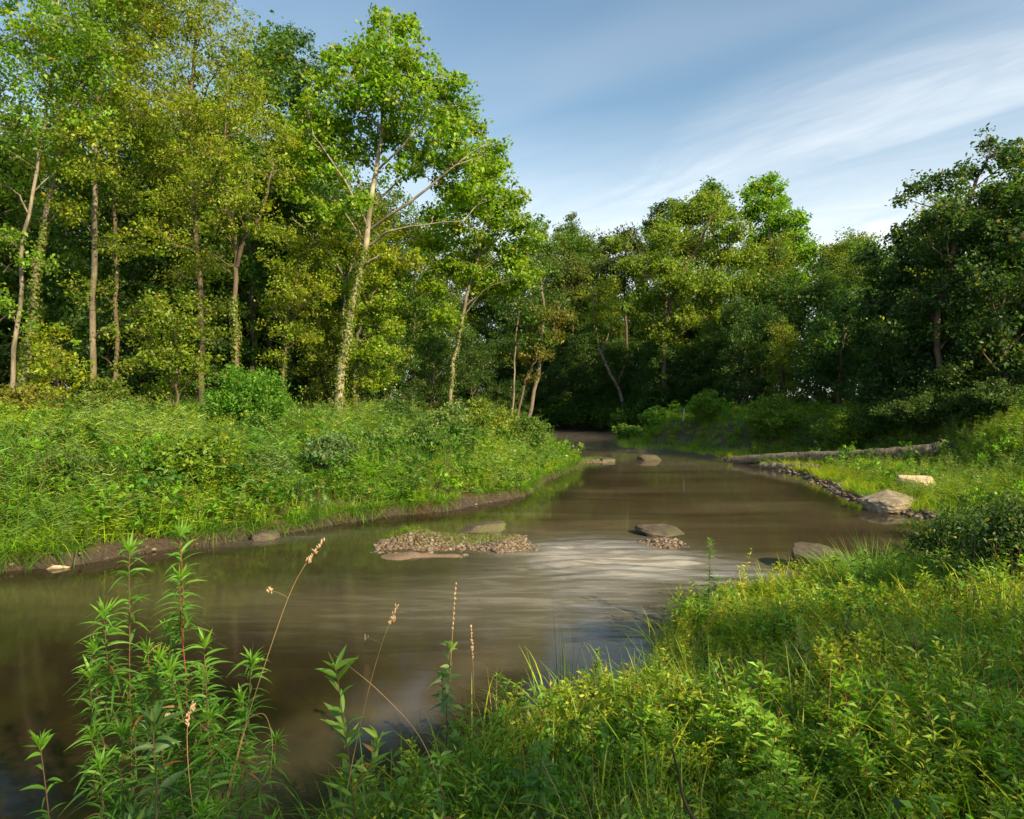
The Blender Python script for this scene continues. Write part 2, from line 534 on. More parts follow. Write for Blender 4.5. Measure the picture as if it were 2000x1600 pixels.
def riffle_mask(x, y):
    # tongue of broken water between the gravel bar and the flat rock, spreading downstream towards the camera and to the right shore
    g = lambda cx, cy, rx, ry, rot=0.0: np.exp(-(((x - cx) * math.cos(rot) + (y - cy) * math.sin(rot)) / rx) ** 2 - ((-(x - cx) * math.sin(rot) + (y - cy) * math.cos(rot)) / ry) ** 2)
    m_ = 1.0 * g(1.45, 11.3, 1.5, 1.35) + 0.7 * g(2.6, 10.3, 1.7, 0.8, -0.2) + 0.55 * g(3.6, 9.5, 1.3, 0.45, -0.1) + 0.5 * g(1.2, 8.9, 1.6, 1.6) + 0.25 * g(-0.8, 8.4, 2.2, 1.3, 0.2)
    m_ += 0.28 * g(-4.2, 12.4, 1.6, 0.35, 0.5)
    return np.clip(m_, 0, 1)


def water_z(x, y):
    m_ = riffle_mask(x, y)
    ph = 5.0 * n2(x, y, 0.7, 2, 1.0)
    wv = 0.7 * np.sin(y * 15 + np.abs(x - 1.5) * 3.0 + ph * 2.2)
    wv += 2.6 * (n2(x * 0.45, y * 1.6, 2.4, 3, 2.0) - 0.5)
    k = ss(m_, 0.25, 1.0) * ss(y, 8.8, 10.6)
    return 0.0 + 0.020 * k * wv * 1.5


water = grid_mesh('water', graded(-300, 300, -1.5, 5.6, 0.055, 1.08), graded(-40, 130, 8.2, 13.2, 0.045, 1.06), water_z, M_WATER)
vs = np.empty(len(water.data.vertices) * 3, np.float32)
water.data.vertices.foreach_get('co', vs); vs = vs.reshape(-1, 3)
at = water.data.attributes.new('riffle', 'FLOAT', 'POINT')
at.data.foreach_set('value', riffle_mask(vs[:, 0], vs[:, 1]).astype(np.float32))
at = water.data.attributes.new('depth', 'FLOAT', 'POINT')
at.data.foreach_set('value', np.clip(-terrain(vs[:, 0], vs[:, 1])[0], 0, 2).astype(np.float32))
tag(water, kind='structure')


# ------------------------------------------------------------------ rocks, gravel bars
def cubesphere(n):
    V = []; F = []
    g = np.linspace(-1, 1, n + 1); U, Wv = np.meshgrid(np.tan(g * np.pi / 4), np.tan(g * np.pi / 4)); o = np.ones_like(U)
    i = np.arange(n)[:, None] * (n + 1) + np.arange(n)[None]
    q = np.stack([i, i + 1, i + n + 2, i + n + 1], -1).reshape(-1, 4)
    for k, arr in enumerate([(U, Wv, o), (Wv, U, -o), (o, U, Wv), (-o, Wv, U), (Wv, o, U), (U, -o, Wv)]):
        V.append(np.stack([a.ravel() for a in arr], 1)); F.append(q + k * (n + 1) ** 2)
    V = np.concatenate(V); F = np.concatenate(F)
    key = np.round(V, 5); _, idx, inv = np.unique(key, axis=0, return_index=True, return_inverse=True)
    return V[idx], inv.ravel()[F]


def rock_shape(dims, seed, power=3.5, rough=0.22, n=44):
    V, F = cubesphere(n)
    V = V / (np.sum(np.abs(V) ** power, 1, keepdims=True) ** (1 / power))
    off = seed * 3.17
    d = (vnoise(V + off, 1.1, 2) - 0.5) * rough * 2.2 + (np.abs(vnoise(V + off + 5, 2.6, 3) - 0.5) - 0.15) * rough * -1.2 + (vnoise(V * [1, 1, 3] + off, 6, 2) - 0.5) * rough * 0.4
    V = V * (1 + d[:, None])
    rs = np.random.default_rng(int(seed))
    for i in range(13):      # broken faces
        nrm = unit(rs.normal(0, 1, 3) * [1, 1, 0.8]); q = V @ nrm - rs.uniform(0.55, 0.95)
        V = V - np.maximum(q, 0)[:, None] * nrm * 0.92
    V = V * (1 + (vnoise(V + off, 9, 3)[:, None] - 0.5) * 0.06)
    return V * np.asarray(dims) / 2 * 1.15, F


def rock(name, loc, dims, seed, mat, label, cat='rock', rz=0.0, tilt=(0, 0), power=3.5, rough=0.28, group=None):
    V, F = rock_shape(dims, seed, power, rough)
    o = MB().add(V, F, (0.3, 0.25, 0.2)).build(name, mat, smooth=True)
    o.location = tuple(loc); o.rotation_euler = (tilt[0], tilt[1], rz)
    return tag(o, label, cat, group)


p = pz(1738, 1000); rock('boulder', (p[0] + 0.25, p[1] + 0.45, 0.13), (1.2, 1.0, 0.5), 3, M_ROCK, 'large pale tan boulder lying half in the water on the right shore', 'rock', 0.3, (0.12, -0.16), 3.0)
p = pd(1792, 962, 17.6); rock('stone_block', (p[0], p[1], gz(p[0], p[1]) + 0.16), (0.92, 0.5, 0.42), 9, M_BLOCK, 'cream squared stone block in the grass behind the large shore boulder', 'rock', 0.1, (0.0, 0.06), 7, 0.07)
p = pz(1615, 1118); rock('shore_rock', (p[0] - 0.05, p[1] + 0.25, 0.06), (0.98, 0.72, 0.44), 5, M_ROCKW, 'brown wet rock beside the grass tussock on the near shore', 'rock', -0.3, (0.1, 0.15), 3.2)
p = pz(1296, 1045); rock('flat_rock', (p[0] + 0.02, p[1] + 0.2, 0.02), (0.82, 0.62, 0.20), 14, M_ROCKW, 'flat mossy rock on top of the small right-hand gravel islet', 'rock', 0.2, (0.12, 0.02), 4, 0.16)
p = pz(936, 1045); rock('dark_rock', (p[0], p[1] + 0.1, 0.05), (0.92, 0.4, 0.25), 21, M_ROCKW, 'dark slab of rock at the back edge of the wide gravel bar', 'rock', 0.0, (0, -0.1), 4, 0.2)
p = pz(1270, 899); rock('midstream_rock', (p[0], p[1], 0.05), (1.15, 0.6, 0.34), 17, M_ROCKW, 'low grey rock alone in the misty water far upstream', 'rock', 0.0, (0, 0.05), 3.4, 0.2)
p = pz(1182, 902); rock('islet_stone', (p[0], p[1], 0.03), (0.75, 0.5, 0.24), 19, M_ROCKW, 'small low stone at the tip of the far grassy mud islet', 'rock', 0.0, (0, 0.0), 3.4, 0.2)
p = pz(520, 1052); rock('mud_bank_rock', (p[0], p[1] + 0.05, 0.0), (0.5, 0.4, 0.24), 25, M_ROCKW, 'rounded muddy rock at the foot of the left bank', 'rock', 0.4, (0, 0.1), 2.6, 0.2)
p = pz(105, 1111); rock('bleached_driftwood', (p[0] + 0.05, p[1], 0.02), (0.32, 0.07, 0.06), 31, M_BLOCK, 'short bleached piece of driftwood at the foot of the left bank', 'driftwood', 0.35, (0, 0.0), 3, 0.25)

# gravel bars (ground) with loose gravel (stuff)
m, t = material('bar_sand'); M_SAND = m
geo = t.n('ShaderNodeNewGeometry'); pos = geo.outputs['Position']
nb = t.noise(pos, 30, 5, 0.7)
colr = t.ramp(nb, [(0.3, (0.08, 0.055, 0.035)), (0.5, (0.14, 0.10, 0.07)), (0.7, (0.21, 0.16, 0.115))])
bp = t.n('ShaderNodeBump', {'Strength': 0.5, 'Distance': 0.02, 'Height': nb})
pr = t.n('ShaderNodeBsdfPrincipled', {'Base Color': colr, 'Roughness': 0.7, 'Normal': bp.outputs[0]})
t.n('ShaderNodeOutputMaterial', {0: pr.outputs[0]})


def bump(x, y, px, py, rx, ry, h):
    c = pz(px, py)
    return h * np.exp(-((x - c[0]) / rx) ** 2 - ((y - c[1]) / ry) ** 2)


def bar_z(x, y):
    z = -0.070 + bump(x, y, 895, 1060, 1.2, 0.68, 0.135) + bump(x, y, 815, 1058, 0.62, 0.45, 0.13) + bump(x, y, 985, 1073, 0.5, 0.3, 0.09)
    z += bump(x, y, 830, 1086, 0.8, 0.17, 0.12) + bump(x, y, 760, 1092, 0.40, 0.10, 0.045)
    return np.maximum(z, -0.25) + (n2(x, y, 2.2, 4, 4) - 0.5) * 0.16


def bar2_z(x, y):
    return -0.12 + bump(x, y, 1300, 1062, 0.55, 0.55, 0.19) + bump(x, y, 1295, 1040, 0.45, 0.4, 0.08) + (n2(x, y, 3.5, 3, 4) - 0.5) * 0.08


def bar3_z(x, y):
    return -0.10 + bump(x, y, 1160, 902, 0.95, 0.7, 0.20) + (n2(x, y, 2.5, 3, 4) - 0.5) * 0.06


tag(grid_mesh('gravel_bar', np.arange(-3.2, 1.2, 0.05), np.arange(9.4, 13.6, 0.05), bar_z, M_SAND), kind='structure')
tag(grid_mesh('gravel_islet', np.arange(1.4, 4.0, 0.05), np.arange(10.6, 13.8, 0.05), bar2_z, M_SAND), kind='structure')
tag(grid_mesh('mud_islet', np.arange(1.4, 5.8, 0.08), np.arange(26.5, 31.5, 0.1), bar3_z, M_SAND), kind='structure')

PEBV, PEBF = cubesphere(2); PEBV = unit(PEBV)


def pebbles(b, P, size, r):
    n = len(P)
    V = PEBV[None] * (1 + r.normal(0, 0.14, (n, len(PEBV), 1)))
    V = V * (size[:, None, None] * r.uniform([0.7, 0.5, 0.3], [1.3, 1.0, 0.65], (n, 3))[:, None])
    a = r.uniform(0, 6.28, n); ca, sa = np.cos(a)[:, None], np.sin(a)[:, None]
    V = np.stack([V[..., 0] * ca - V[..., 1] * sa, V[..., 0] * sa + V[..., 1] * ca, V[..., 2]], -1)
    tl = r.normal(0, 0.25, (n, 1)); V[..., 2] += V[..., 0] * tl
    V = V + P[:, None]
    F = (np.arange(n)[:, None, None] * len(PEBV) + PEBF[None]).reshape(-1, 4)
    base = 0.46 * np.array([[0.30, 0.22, 0.16], [0.36, 0.30, 0.24], [0.22, 0.15, 0.10], [0.40, 0.34, 0.28], [0.34, 0.22, 0.12]])[r.integers(0, 5, n)]
    C = np.repeat(base * r.uniform(0.55, 1.15, (n, 1)), len(PEBF), axis=0)
    b.add(V, F, C)


def gravel(name, zf, x0, x1, y0, y1, n, smin, smax, label, seed, lo=0.015, skip=None):
    r = np.random.default_rng(seed)
    x = r.uniform(x0, x1, n); y = r.uniform(y0, y1, n); z = zf(x, y)
    k = z > lo
    if skip: k &= ~skip(x, y)
    x, y, z = x[k], y[k], z[k]
    b = MB(); sz = smin + (smax - smin) * r.random(len(x)) ** 9
    pebbles(b, np.stack([x, y, z + sz * 0.15], 1), sz, r)
    return tag(b.build(name, M_PEB), label, 'gravel', kind='stuff')


sp1 = pz(790, 1092)
gravel('gravel', bar_z, -2.4, 0.6, 10.2, 13.2, 42000, 0.006, 0.06, 'loose brown and tan gravel covering the wide midstream bar', 4, -0.022, lambda x, y: (y < 11.2) & (x < -0.85))
gravel('gravel', bar2_z, 1.8, 3.6, 10.8, 13.2, 8000, 0.008, 0.05, 'loose gravel on the small islet below the flat mossy rock', 5, -0.03)
gravel('gravel', bar3_z, 2, 5.5, 27, 31, 900, 0.03, 0.09, 'loose gravel on the far mud islet', 6, 0.0)


# gravel strip along the right shore and stones on the muddy foot of the left bank
def shore_gravel(name, line, n, seed, wid, label, smax=0.09, ymin=10, ymax=31):
    r = np.random.default_rng(seed)
    seg = r.integers(0, len(line) - 1, n * 3); f = r.random(n * 3)[:, None]
    P = line[seg] * (1 - f) + line[seg + 1] * f + r.normal(0, wid, (n * 3, 2))
    P = P[(P[:, 1] > ymin) & (P[:, 1] < ymax)][:n]
    z, s, w = terrain(P[:, 0], P[:, 1]); k = (s > -0.15) & (s < 0.9)
    P = P[k]; z = z[k]
    b = MB(); sz = 0.015 + (smax - 0.015) * r.random(len(P)) ** 3.5
    pebbles(b, np.concatenate([P, (z + sz * 0.15)[:, None]], 1), sz, r)
    return tag(b.build(name, M_PEB), label, 'gravel', kind='stuff')


shore_gravel('gravel', RIGHT, 1500, 8, 0.30, 'loose gravel and mud along the right shore by the boulder', 0.12, 13, 30)
shore_gravel('gravel', LEFT, 500, 9, 0.1, 'small stones in the mud at the foot of the left bank', 0.05, 9, 27)

def foliage(b, centers, cr, nleaf, leaf, col, r, flat=0.6, up=0.8, aspect=0.62, amt=0.22):
    """leaf clusters: each centre gets nleaf leaf faces in a flattened gaussian clump"""
    n = len(centers)
    cr = np.broadcast_to(cr, (n,))
    C = np.repeat(centers, nleaf, axis=0)
    off = r.normal(0, 1, (n * nleaf, 3)); off = unit(off) * (r.random((n * nleaf, 1)) ** 0.45)
    off *= np.repeat(cr, nleaf)[:, None] * np.array([1, 1, flat])
    N = rand_dirs(n * nleaf, r, up)
    L = leaf * r.uniform(0.5, 1.45, n * nleaf)
    V, F = leaf_cards(C + off, L, L * aspect, N, r)
    ct = np.repeat(vary(col, n, r, amt * 0.7, 0.10), nleaf, axis=0)
    cc = ct * (1 + r.normal(0, amt, (len(ct), 1)))
    yl = r.random(len(cc)) < 0.012; cc[yl] = np.array([0.42, 0.33, 0.03]) * r.uniform(0.5, 1.1, (yl.sum(), 1))
    b.add(V, F, np.clip(cc, 0.004, 0.8))


# ------------------------------------------------------------------ plant prototypes
def proto_tuft(n, L, w, spread, droop, col, r, segs=3, lean=0.5):
    base = np.concatenate([r.normal(0, spread, (n, 2)), np.zeros((n, 1))], 1)
    d = np.concatenate([r.normal(0, lean, (n, 2)), np.ones((n, 1))], 1) + np.concatenate([base[:, :2] * 3, np.zeros((n, 1))], 1)
    V, F, k = strips(base, d, L * r.uniform(0.5, 1.1, n), w * r.uniform(0.6, 1.2, n), droop * r.uniform(0.2, 1.3, n), segs, 'grass', r=r)
    C = np.repeat(vary(col, n, r, 0.18, 0.12), k, axis=0)
    return V, F, C


def proto_herb(h, nl, L, w, col, stemcol, r, branches=0, droop=0.3, up=0.35, fine=False, segs=2, start=0.12, rs=0.004, lean=0.15, taper=0.5):
    """leafy stem with leaves all round"""
    b = MB()
    top = np.array([r.normal(0, lean * h), r.normal(0, lean * h), h])
    axes = [smoothline([np.zeros(3), top * [0.3, 0.3, 0.5], top], 6)]
    for i in range(branches):
        t0 = r.uniform(0.3, 0.75); a = r.uniform(0, 6.28); l = h * r.uniform(0.25, 0.5) * (1.1 - t0 * 0.4)
        s0 = axes[0][int(t0 * 5)]; e = s0 + np.array([math.cos(a) * l * 0.6, math.sin(a) * l * 0.6, l * 0.85])
        axes.append(smoothline([s0, (s0 + e) / 2 + [math.cos(a) * l * .1, math.sin(a) * l * .1, -l * .05], e], 5))
    for i, ax in enumerate(axes):
        V, F = tube(ax, np.linspace(rs, rs * 0.4, len(ax)) * (1 if i == 0 else 0.6), 3)
        b.add(V, F, stemcol)
        m_ = nl if i == 0 else max(4, int(nl * 0.5))
        t = np.sort(r.uniform(start if i == 0 else 0.15, 1, m_)); j = t * (len(ax) - 1.001); k = j.astype(int); f = (j - k)[:, None]
        P = ax[k] * (1 - f) + ax[k + 1] * f
        a = np.arange(m_) * 2.4 + r.normal(0, 0.3, m_)
        D = np.stack([np.cos(a), np.sin(a), up + 0.8 * t ** 3 + r.normal(0, 0.15, m_)], 1)
        Ls = L * (1 - taper * t) * r.uniform(0.7, 1.2, m_)
        V, F, q = strips(P, D, Ls, Ls * w / L * r.uniform(0.8, 1.2, m_), droop * r.uniform(0.3, 1.5, m_), segs, 'leaf', 0.3, r)
        b.add(V, F, np.repeat(vary(col, m_, r, 0.15, 0.1), q, axis=0))
    return b.arrays()


def scatter(b, protos, P, sc, r, tint=None, sel=None):
    """merge transformed copies of prototype plants; tint (n,3) multiplies colour"""
    n = len(P)
    if sel is None: sel = r.integers(0, len(protos), n)
    for i, (V, F, C) in enumerate(protos):
        k = np.where(sel == i)[0]; m_ = len(k)
        if not m_: continue
        a = r.uniform(0, 6.28, m_); ca, sa = np.cos(a)[:, None], np.sin(a)[:, None]
        s = sc[k][:, None]
        X = (V[None, :, 0] * ca - V[None, :, 1] * sa) * s + P[k, 0][:, None]
        Y = (V[None, :, 0] * sa + V[None, :, 1] * ca) * s + P[k, 1][:, None]
        Z = V[None, :, 2] * s * r.uniform(0.8, 1.2, (m_, 1)) + P[k, 2][:, None]
        FF = (np.arange(m_)[:, None, None] * len(V) + F[None]).reshape(-1, 4)
        tn = np.ones((m_, 3)) if tint is None else tint[k]
        tn = tn * (1 + r.normal(0, 0.12, (m_, 1)))
        CC = np.clip((C[None] * tn[:, None]).reshape(-1, 3), 0.002, 0.9)
        b.add(np.stack([X, Y, Z], -1), FF, CC)


GY = (0.19, 0.29, 0.010)    # yellow green
GG = (0.105, 0.235, 0.010)    # grass green
GB = (0.09, 0.20, 0.03)      # blueish green
GP = (0.15, 0.25, 0.06)      # pale
GD = (0.035, 0.085, 0.015)      # dark
ST = (0.10, 0.08, 0.03)
STR = (0.16, 0.06, 0.03)
DRY = (0.34, 0.22, 0.10)


def field(n, x0, x1, y0, y1, side, r, smin=0.06, smax=1e9, power=1.0, margin=1.12):
    """ground points inside the view wedge on one bank; denser towards the camera for power > 0"""
    t = r.random(n)
    if power: y = (y0 ** (1 - power) + t * (y1 ** (1 - power) - y0 ** (1 - power))) ** (1 / (1 - power)) if power != 1 else y0 * (y1 / y0) ** t
    else: y = y0 + t * (y1 - y0)
    lo = np.maximum(x0, -0.80 * margin * y - 0.6); hi = np.minimum(x1, 0.80 * margin * y + 0.6)
    x = lo + r.random(n) * (hi - lo)
    keep = r.random(n) * (min(x1, 0.9 * y1) - max(x0, -0.9 * y1)) < (hi - lo)
    x, y = x[keep], y[keep]
    z, s, w = terrain(x, y)
    k = (s > smin) & (s < smax) & (w[:, side] > 0.5)
    return np.stack([x, y, z], 1)[k], s[k]


# ---- left bank ground cover
r = np.random.default_rng(21)
tufts = [proto_tuft(22, 0.62, 0.018, 0.08, 0.55, GG, r), proto_tuft(20, 0.8, 0.018, 0.07, 0.7, GY, r), proto_tuft(24, 0.5, 0.016, 0.1, 0.6, GG, r), proto_tuft(16, 0.9, 0.015, 0.05, 0.4, (0.10, 0.15, 0.03), r)]
herbs = [proto_herb(0.55, 20, 0.15, 0.075, GG, ST, r, 2, segs=1), proto_herb(0.7, 26, 0.13, 0.06, GB, ST, r, 3, segs=1), proto_herb(0.45, 18, 0.16, 0.08, GY, ST, r, 2, segs=1),
         proto_herb(0.6, 24, 0.12, 0.075, GP, ST, r, 3, segs=1), proto_herb(0.6, 24, 0.13, 0.065, GY, ST, r, 3, segs=1)]
tall = [proto_herb(1.25, 80, 0.16, 0.024, (0.07, 0.16, 0.03), ST, r, 5, droop=0.1, up=0.9, segs=1, taper=0.6), proto_herb(1.1, 60, 0.15, 0.03, GG, ST, r, 3, droop=0.2, up=0.7, segs=1)]

P, s = field(32000, -34, 4, 9.5, 40, 0, r, 0.14, 1e9, 1.3)
m_ = n2(P[:, 0], P[:, 1], 0.45, 3, 2.2)
b = MB()
k = (r.random(len(P)) < 0.62 - 0.32 * ss(m_, 0.45, 0.65))
Pk = P[k]; mk = m_[k]
tn = 1.2 * np.stack([0.9 + (mk - 0.5) * 1.6, 0.95 + (mk - 0.5) * 0.8, np.ones(len(Pk))], 1)
mound = 0.45 + 1.0 * ss(n2(Pk[:, 0], Pk[:, 1], 0.7, 2, 31), 0.25, 0.75)
scatter(b, tufts, Pk, mound * (0.55 + 0.5 * r.random(len(Pk))) * (0.85 + 0.15 * ss(s[k], 0, 1.5)) * (1 + 0.012 * Pk[:, 1]), r, tn)
# drooping fringe over the cut edge
seg = r.integers(0, len(LEFT) - 1, 9000); f = r.random(9000)[:, None]
lw = np.hypot(*(LEFT[seg + 1] - LEFT[seg]).T); kk = r.random(9000) < lw / 4.5
Q = (LEFT[seg] * (1 - f) + LEFT[seg + 1] * f)[kk] + r.normal(0, 0.22, (kk.sum(), 2)); Q = Q[(Q[:, 1] > 7) & (Q[:, 1] < 34)]
zq, sq, wq = terrain(Q[:, 0], Q[:, 1]); kk = (sq > 0.04) & (sq < 0.55) & (n2(Q[:, 0], Q[:, 1], 0.9, 2, 77) > 0.28 + 0.22 * (sq < 0.12)); Q = np.concatenate([Q, zq[:, None]], 1)[kk]
fr_ = [proto_tuft(26, 0.5, 0.016, 0.07, 1.0, GG, r, 4, 0.9), proto_tuft(22, 0.6, 0.016, 0.07, 1.2, (0.06, 0.13, 0.012), r, 4, 0.9), proto_tuft(14, 0.4, 0.014, 0.07, 1.2, (0.2, 0.13, 0.05), r, 4, 0.9)]
scatter(b, fr_, Q, 0.5 + 0.5 * r.random(len(Q)), r, None, np.where(r.random(len(Q)) < 0.12, 2, r.integers(0, 2, len(Q))))
tag(b.build('bank_grass', M_GRASS), 'long green grass covering the left bank', 'grass', kind='stuff')

P, s = field(26000, -34, 4, 9.5, 40, 0, r, 0.12, 1e9, 1.3)
m1 = n2(P[:, 0], P[:, 1], 0.5, 3, 9.2); m2 = n2(P[:, 0], P[:, 1], 0.33, 2, 4.4)
k = r.random(len(P)) < ss(m1, 0.28, 0.5) * 0.85 + 0.15
P, s, m1, m2 = P[k], s[k], m1[k], m2[k]
sel = np.clip(((m2 - 0.30) * 12 + r.normal(0, 1.1, len(P))).astype(int), 0, 4)
b = MB(); tn = 1.1 * np.stack([0.8 + m1 * 0.5, 0.9 + m1 * 0.3, np.ones(len(P))], 1)
mound = 0.42 + 1.0 * ss(n2(P[:, 0], P[:, 1], 0.7, 2, 31), 0.25, 0.75)
scatter(b, herbs, P, mound * (0.6 + 0.7 * r.random(len(P))) * (0.85 + 0.3 * ss(s, 0, 2)) * (1 + 0.01 * P[:, 1]), r, tn, sel)
tag(b.build('bank_weeds', M_GRASS), 'mixed leafy weeds growing through the grass of the left bank', 'weeds', kind='stuff')

def proto_mound(h, w, n, leaf, col, r, asp=0.6):
    b = MB()
    m_ = max(3, n // 14)
    a = r.uniform(0, 6.28, m_); q = np.sqrt(r.random(m_)); C = np.stack([np.cos(a) * q * w / 2, np.sin(a) * q * w / 2, h * (0.25 + 0.75 * (1 - q * q) ** 0.6 * r.uniform(0.5, 1.1, m_))], 1)
    foliage(b, C, 0.16, 14, leaf, col, r, flat=0.6, up=1.1, aspect=asp)
    for c in C[::2]:
        V, F = tube(np.array([c * [0.4, 0.4, 0], c * [0.8, 0.8, 0.6], c]), [0.006, 0.004, 0.002], 3); b.add(V, F, ST)
    return b.arrays()


mounds = [proto_mound(0.75, 0.9, 110, 0.12, (0.10, 0.24, 0.012), r), proto_mound(0.6, 0.8, 110, 0.09, (0.17, 0.28, 0.012), r, 0.7), proto_mound(0.95, 0.8, 120, 0.11, (0.055, 0.15, 0.012), r),
          proto_mound(0.65, 0.9, 120, 0.09, (0.12, 0.22, 0.05), r, 0.75), proto_mound(0.5, 0.8, 90, 0.13, (0.13, 0.27, 0.015), r, 0.45), proto_mound(1.1, 0.7, 120, 0.10, (0.09, 0.20, 0.015), r, 0.35)]
P, s = field(10500, -34, 4, 9.5, 38, 0, r, 0.25, 1e9, 1.1)
m2 = n2(P[:, 0], P[:, 1], 0.55, 2, 91); m3 = n2(P[:, 0], P[:, 1], 0.8, 2, 93)
k = r.random(len(P)) < 0.25 + 0.75 * ss(m3, 0.35, 0.55)
P, m2 = P[k], m2[k]
sel = np.clip(((m2 - 0.22) * 11 + r.normal(0, 1.0, len(P))).astype(int), 0, 5)
b = MB(); scatter(b, mounds, P, 0.42 + 0.72 * r.random(len(P)) ** 2, r, None, sel)
tag(b.build('broadleaf_weeds', M_GRASS), 'clumps of broad leaved weeds crowding the left bank', 'weeds', kind='stuff')

P, s = field(5000, -34, 3, 19, 38, 0, r, 5.5, 1e9, 0.8)
m1 = n2(P[:, 0], P[:, 1], 0.4, 3, 19.2)
k = r.random(len(P)) < ss(m1, 0.42, 0.6) * ss(s, 3.5, 8)
P = P[k]; b = MB()
scatter(b, tall, P, 0.65 + 0.5 * r.random(len(P)), r)
tag(b.build('tall_weeds', M_GRASS), 'tall feathery weeds standing at the back of the left meadow', 'weeds', kind='stuff')

seg = r.integers(0, len(LEFT) - 1, 2600); f = r.random(2600)[:, None]
Q = LEFT[seg] * (1 - f) + LEFT[seg + 1] * f + r.normal(0, 0.15, (2600, 2)); Q = Q[(Q[:, 1] > 8.5) & (Q[:, 1] < 30)]
zq, sq, wq = terrain(Q[:, 0], Q[:, 1]); kk = (sq > 0.0) & (sq < 0.3) & (n2(Q[:, 0], Q[:, 1], 1.3, 2, 71) > 0.45); Q = np.concatenate([Q, zq[:, None]], 1)[kk]
rt = [proto_tuft(6, 0.22, 0.006, 0.06, 1.6, (0.09, 0.06, 0.04), r, 4, 1.4), proto_tuft(5, 0.3, 0.008, 0.08, 1.2, (0.16, 0.11, 0.06), r, 4, 1.6)]
b = MB(); scatter(b, rt, Q + [0, 0, 0.02], 0.6 + 0.6 * r.random(len(Q)), r)
tag(b.build('bank_roots', M_GRASS), 'fine roots and dead stems hanging from the muddy cut of the left bank', 'roots', kind='stuff')

# ---- right bank ground cover
r = np.random.default_rng(22)
P, s = field(34000, 4, 34, 11, 60, 1, r, 0.25, 1e9, 1.3)
m1 = n2(P[:, 0], P[:, 1], 0.45, 3, 12.2)
b = MB(); tn = 1.35 * np.stack([1.05 + (m1 - 0.5) * 1.9, 0.85 + (m1 - 0.5) * 0.8, np.ones(len(P))], 1)
scatter(b, tufts[:3], P, (0.30 + 0.38 * r.random(len(P))) * (1 + 0.012 * P[:, 1]), r, tn)
tag(b.build('bank_grass', M_GRASS), 'short yellowish grass covering the right bank behind the log', 'grass', kind='stuff')
P, s = field(17000, 4, 34, 11, 50, 1, r, 0.7, 1e9, 1.3)
m1 = n2(P[:, 0], P[:, 1], 0.5, 3, 5.2)
k = r.random(len(P)) < ss(m1, 0.3, 0.6) * 0.9 + 0.1
P, m1 = P[k], m1[k]
b = MB(); tn = 1.3 * np.stack([0.6 + m1 * 0.8, 0.7 + m1 * 0.4, np.ones(len(P))], 1)
scatter(b, herbs[:4], P, 0.35 + 0.5 * r.random(len(P)) + 0.25 * ss(P[:, 0] - P[:, 1] * 0.45, 0, 4), r, tn)
tag(b.build('bank_weeds', M_GRASS), 'low leafy weeds scattered over the right bank', 'weeds', kind='stuff')
P, s = field(7000, 4, 34, 12, 60, 1, r, 1.2, 1e9, 1.1)
m3 = n2(P[:, 0], P[:, 1], 0.8, 2, 95); k = r.random(len(P)) < 0.15 + 0.7 * ss(m3, 0.42, 0.6); P = P[k]
b = MB(); scatter(b, mounds, P, (0.3 + 0.4 * r.random(len(P)) ** 1.5) * (1 + 0.01 * P[:, 1]), r)
tag(b.build('broadleaf_weeds', M_GRASS), 'clumps of broad leaved weeds on the right bank', 'weeds', kind='stuff')

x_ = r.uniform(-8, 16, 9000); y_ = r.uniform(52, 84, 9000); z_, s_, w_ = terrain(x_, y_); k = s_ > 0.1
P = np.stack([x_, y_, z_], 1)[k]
b = MB(); scatter(b, mounds[2:3] + mounds[5:6], P, 1.1 + 0.9 * r.random(len(P)), r, np.full((len(P), 3), 0.55))  # leaf colours darkened, painting in the shade of the creek's end
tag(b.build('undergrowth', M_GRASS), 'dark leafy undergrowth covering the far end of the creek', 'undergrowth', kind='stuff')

# ---- near bank ground cover, in detail
r = np.random.default_rng(23)
nt_ = [proto_tuft(16, 0.34, 0.006, 0.05, 0.6, GG, r, 5), proto_tuft(14, 0.42, 0.007, 0.05, 0.75, GY, r, 5), proto_tuft(16, 0.26, 0.005, 0.06, 0.5, GY, r, 4), proto_tuft(7, 0.42, 0.003, 0.03, 0.4, DRY, r, 4)]
nh = [proto_herb(0.26, 22, 0.055, 0.016, GG, ST, r, 2, segs=2, rs=0.0022), proto_herb(0.34, 28, 0.05, 0.013, GY, ST, r, 3, segs=2, rs=0.0022), proto_herb(0.2, 20, 0.045, 0.02, GG, ST, r, 2, segs=2, rs=0.002),
      proto_herb(0.3, 20, 0.075, 0.018, GG, STR, r, 2, segs=2, rs=0.0025), proto_herb(0.22, 18, 0.04, 0.018, GY, ST, r, 3, segs=2, rs=0.002)]
P, s = field(30000, -2.2, 11, 1.1, 11.2, 2, r, 0.02, 1e9, 0.6)
m1 = n2(P[:, 0], P[:, 1], 1.1, 3, 3.2)
k = r.random(len(P)) < 0.58
P, s, m1 = P[k], s[k], m1[k]
sun_patch = ss(P[:, 1], 3.5, 6.5) * ss(-P[:, 0], -5.2, -3.0)  # sunlit zone painted into the grass tint, brighter and yellower
tn = np.stack([0.95 + (m1 - 0.5) * 1.4 + sun_patch * 0.55, 0.85 + (m1 - 0.5) * 0.6 + sun_patch * 0.25, np.ones(len(P))], 1)
sel = np.where(r.random(len(P)) < 0.06, 3, r.integers(0, 3, len(P)))
b = MB(); tn = tn * 1.25; moundn = 0.6 + 0.8 * ss(n2(P[:, 0], P[:, 1], 1.6, 2, 41), 0.3, 0.7)
scatter(b, nt_, P, moundn * (0.6 + 1.0 * r.random(len(P)) ** 2), r, tn, sel)
tag(b.build('shore_grass', M_NEAR), 'tangled green grass covering the near bank in front of the camera', 'grass', kind='stuff')
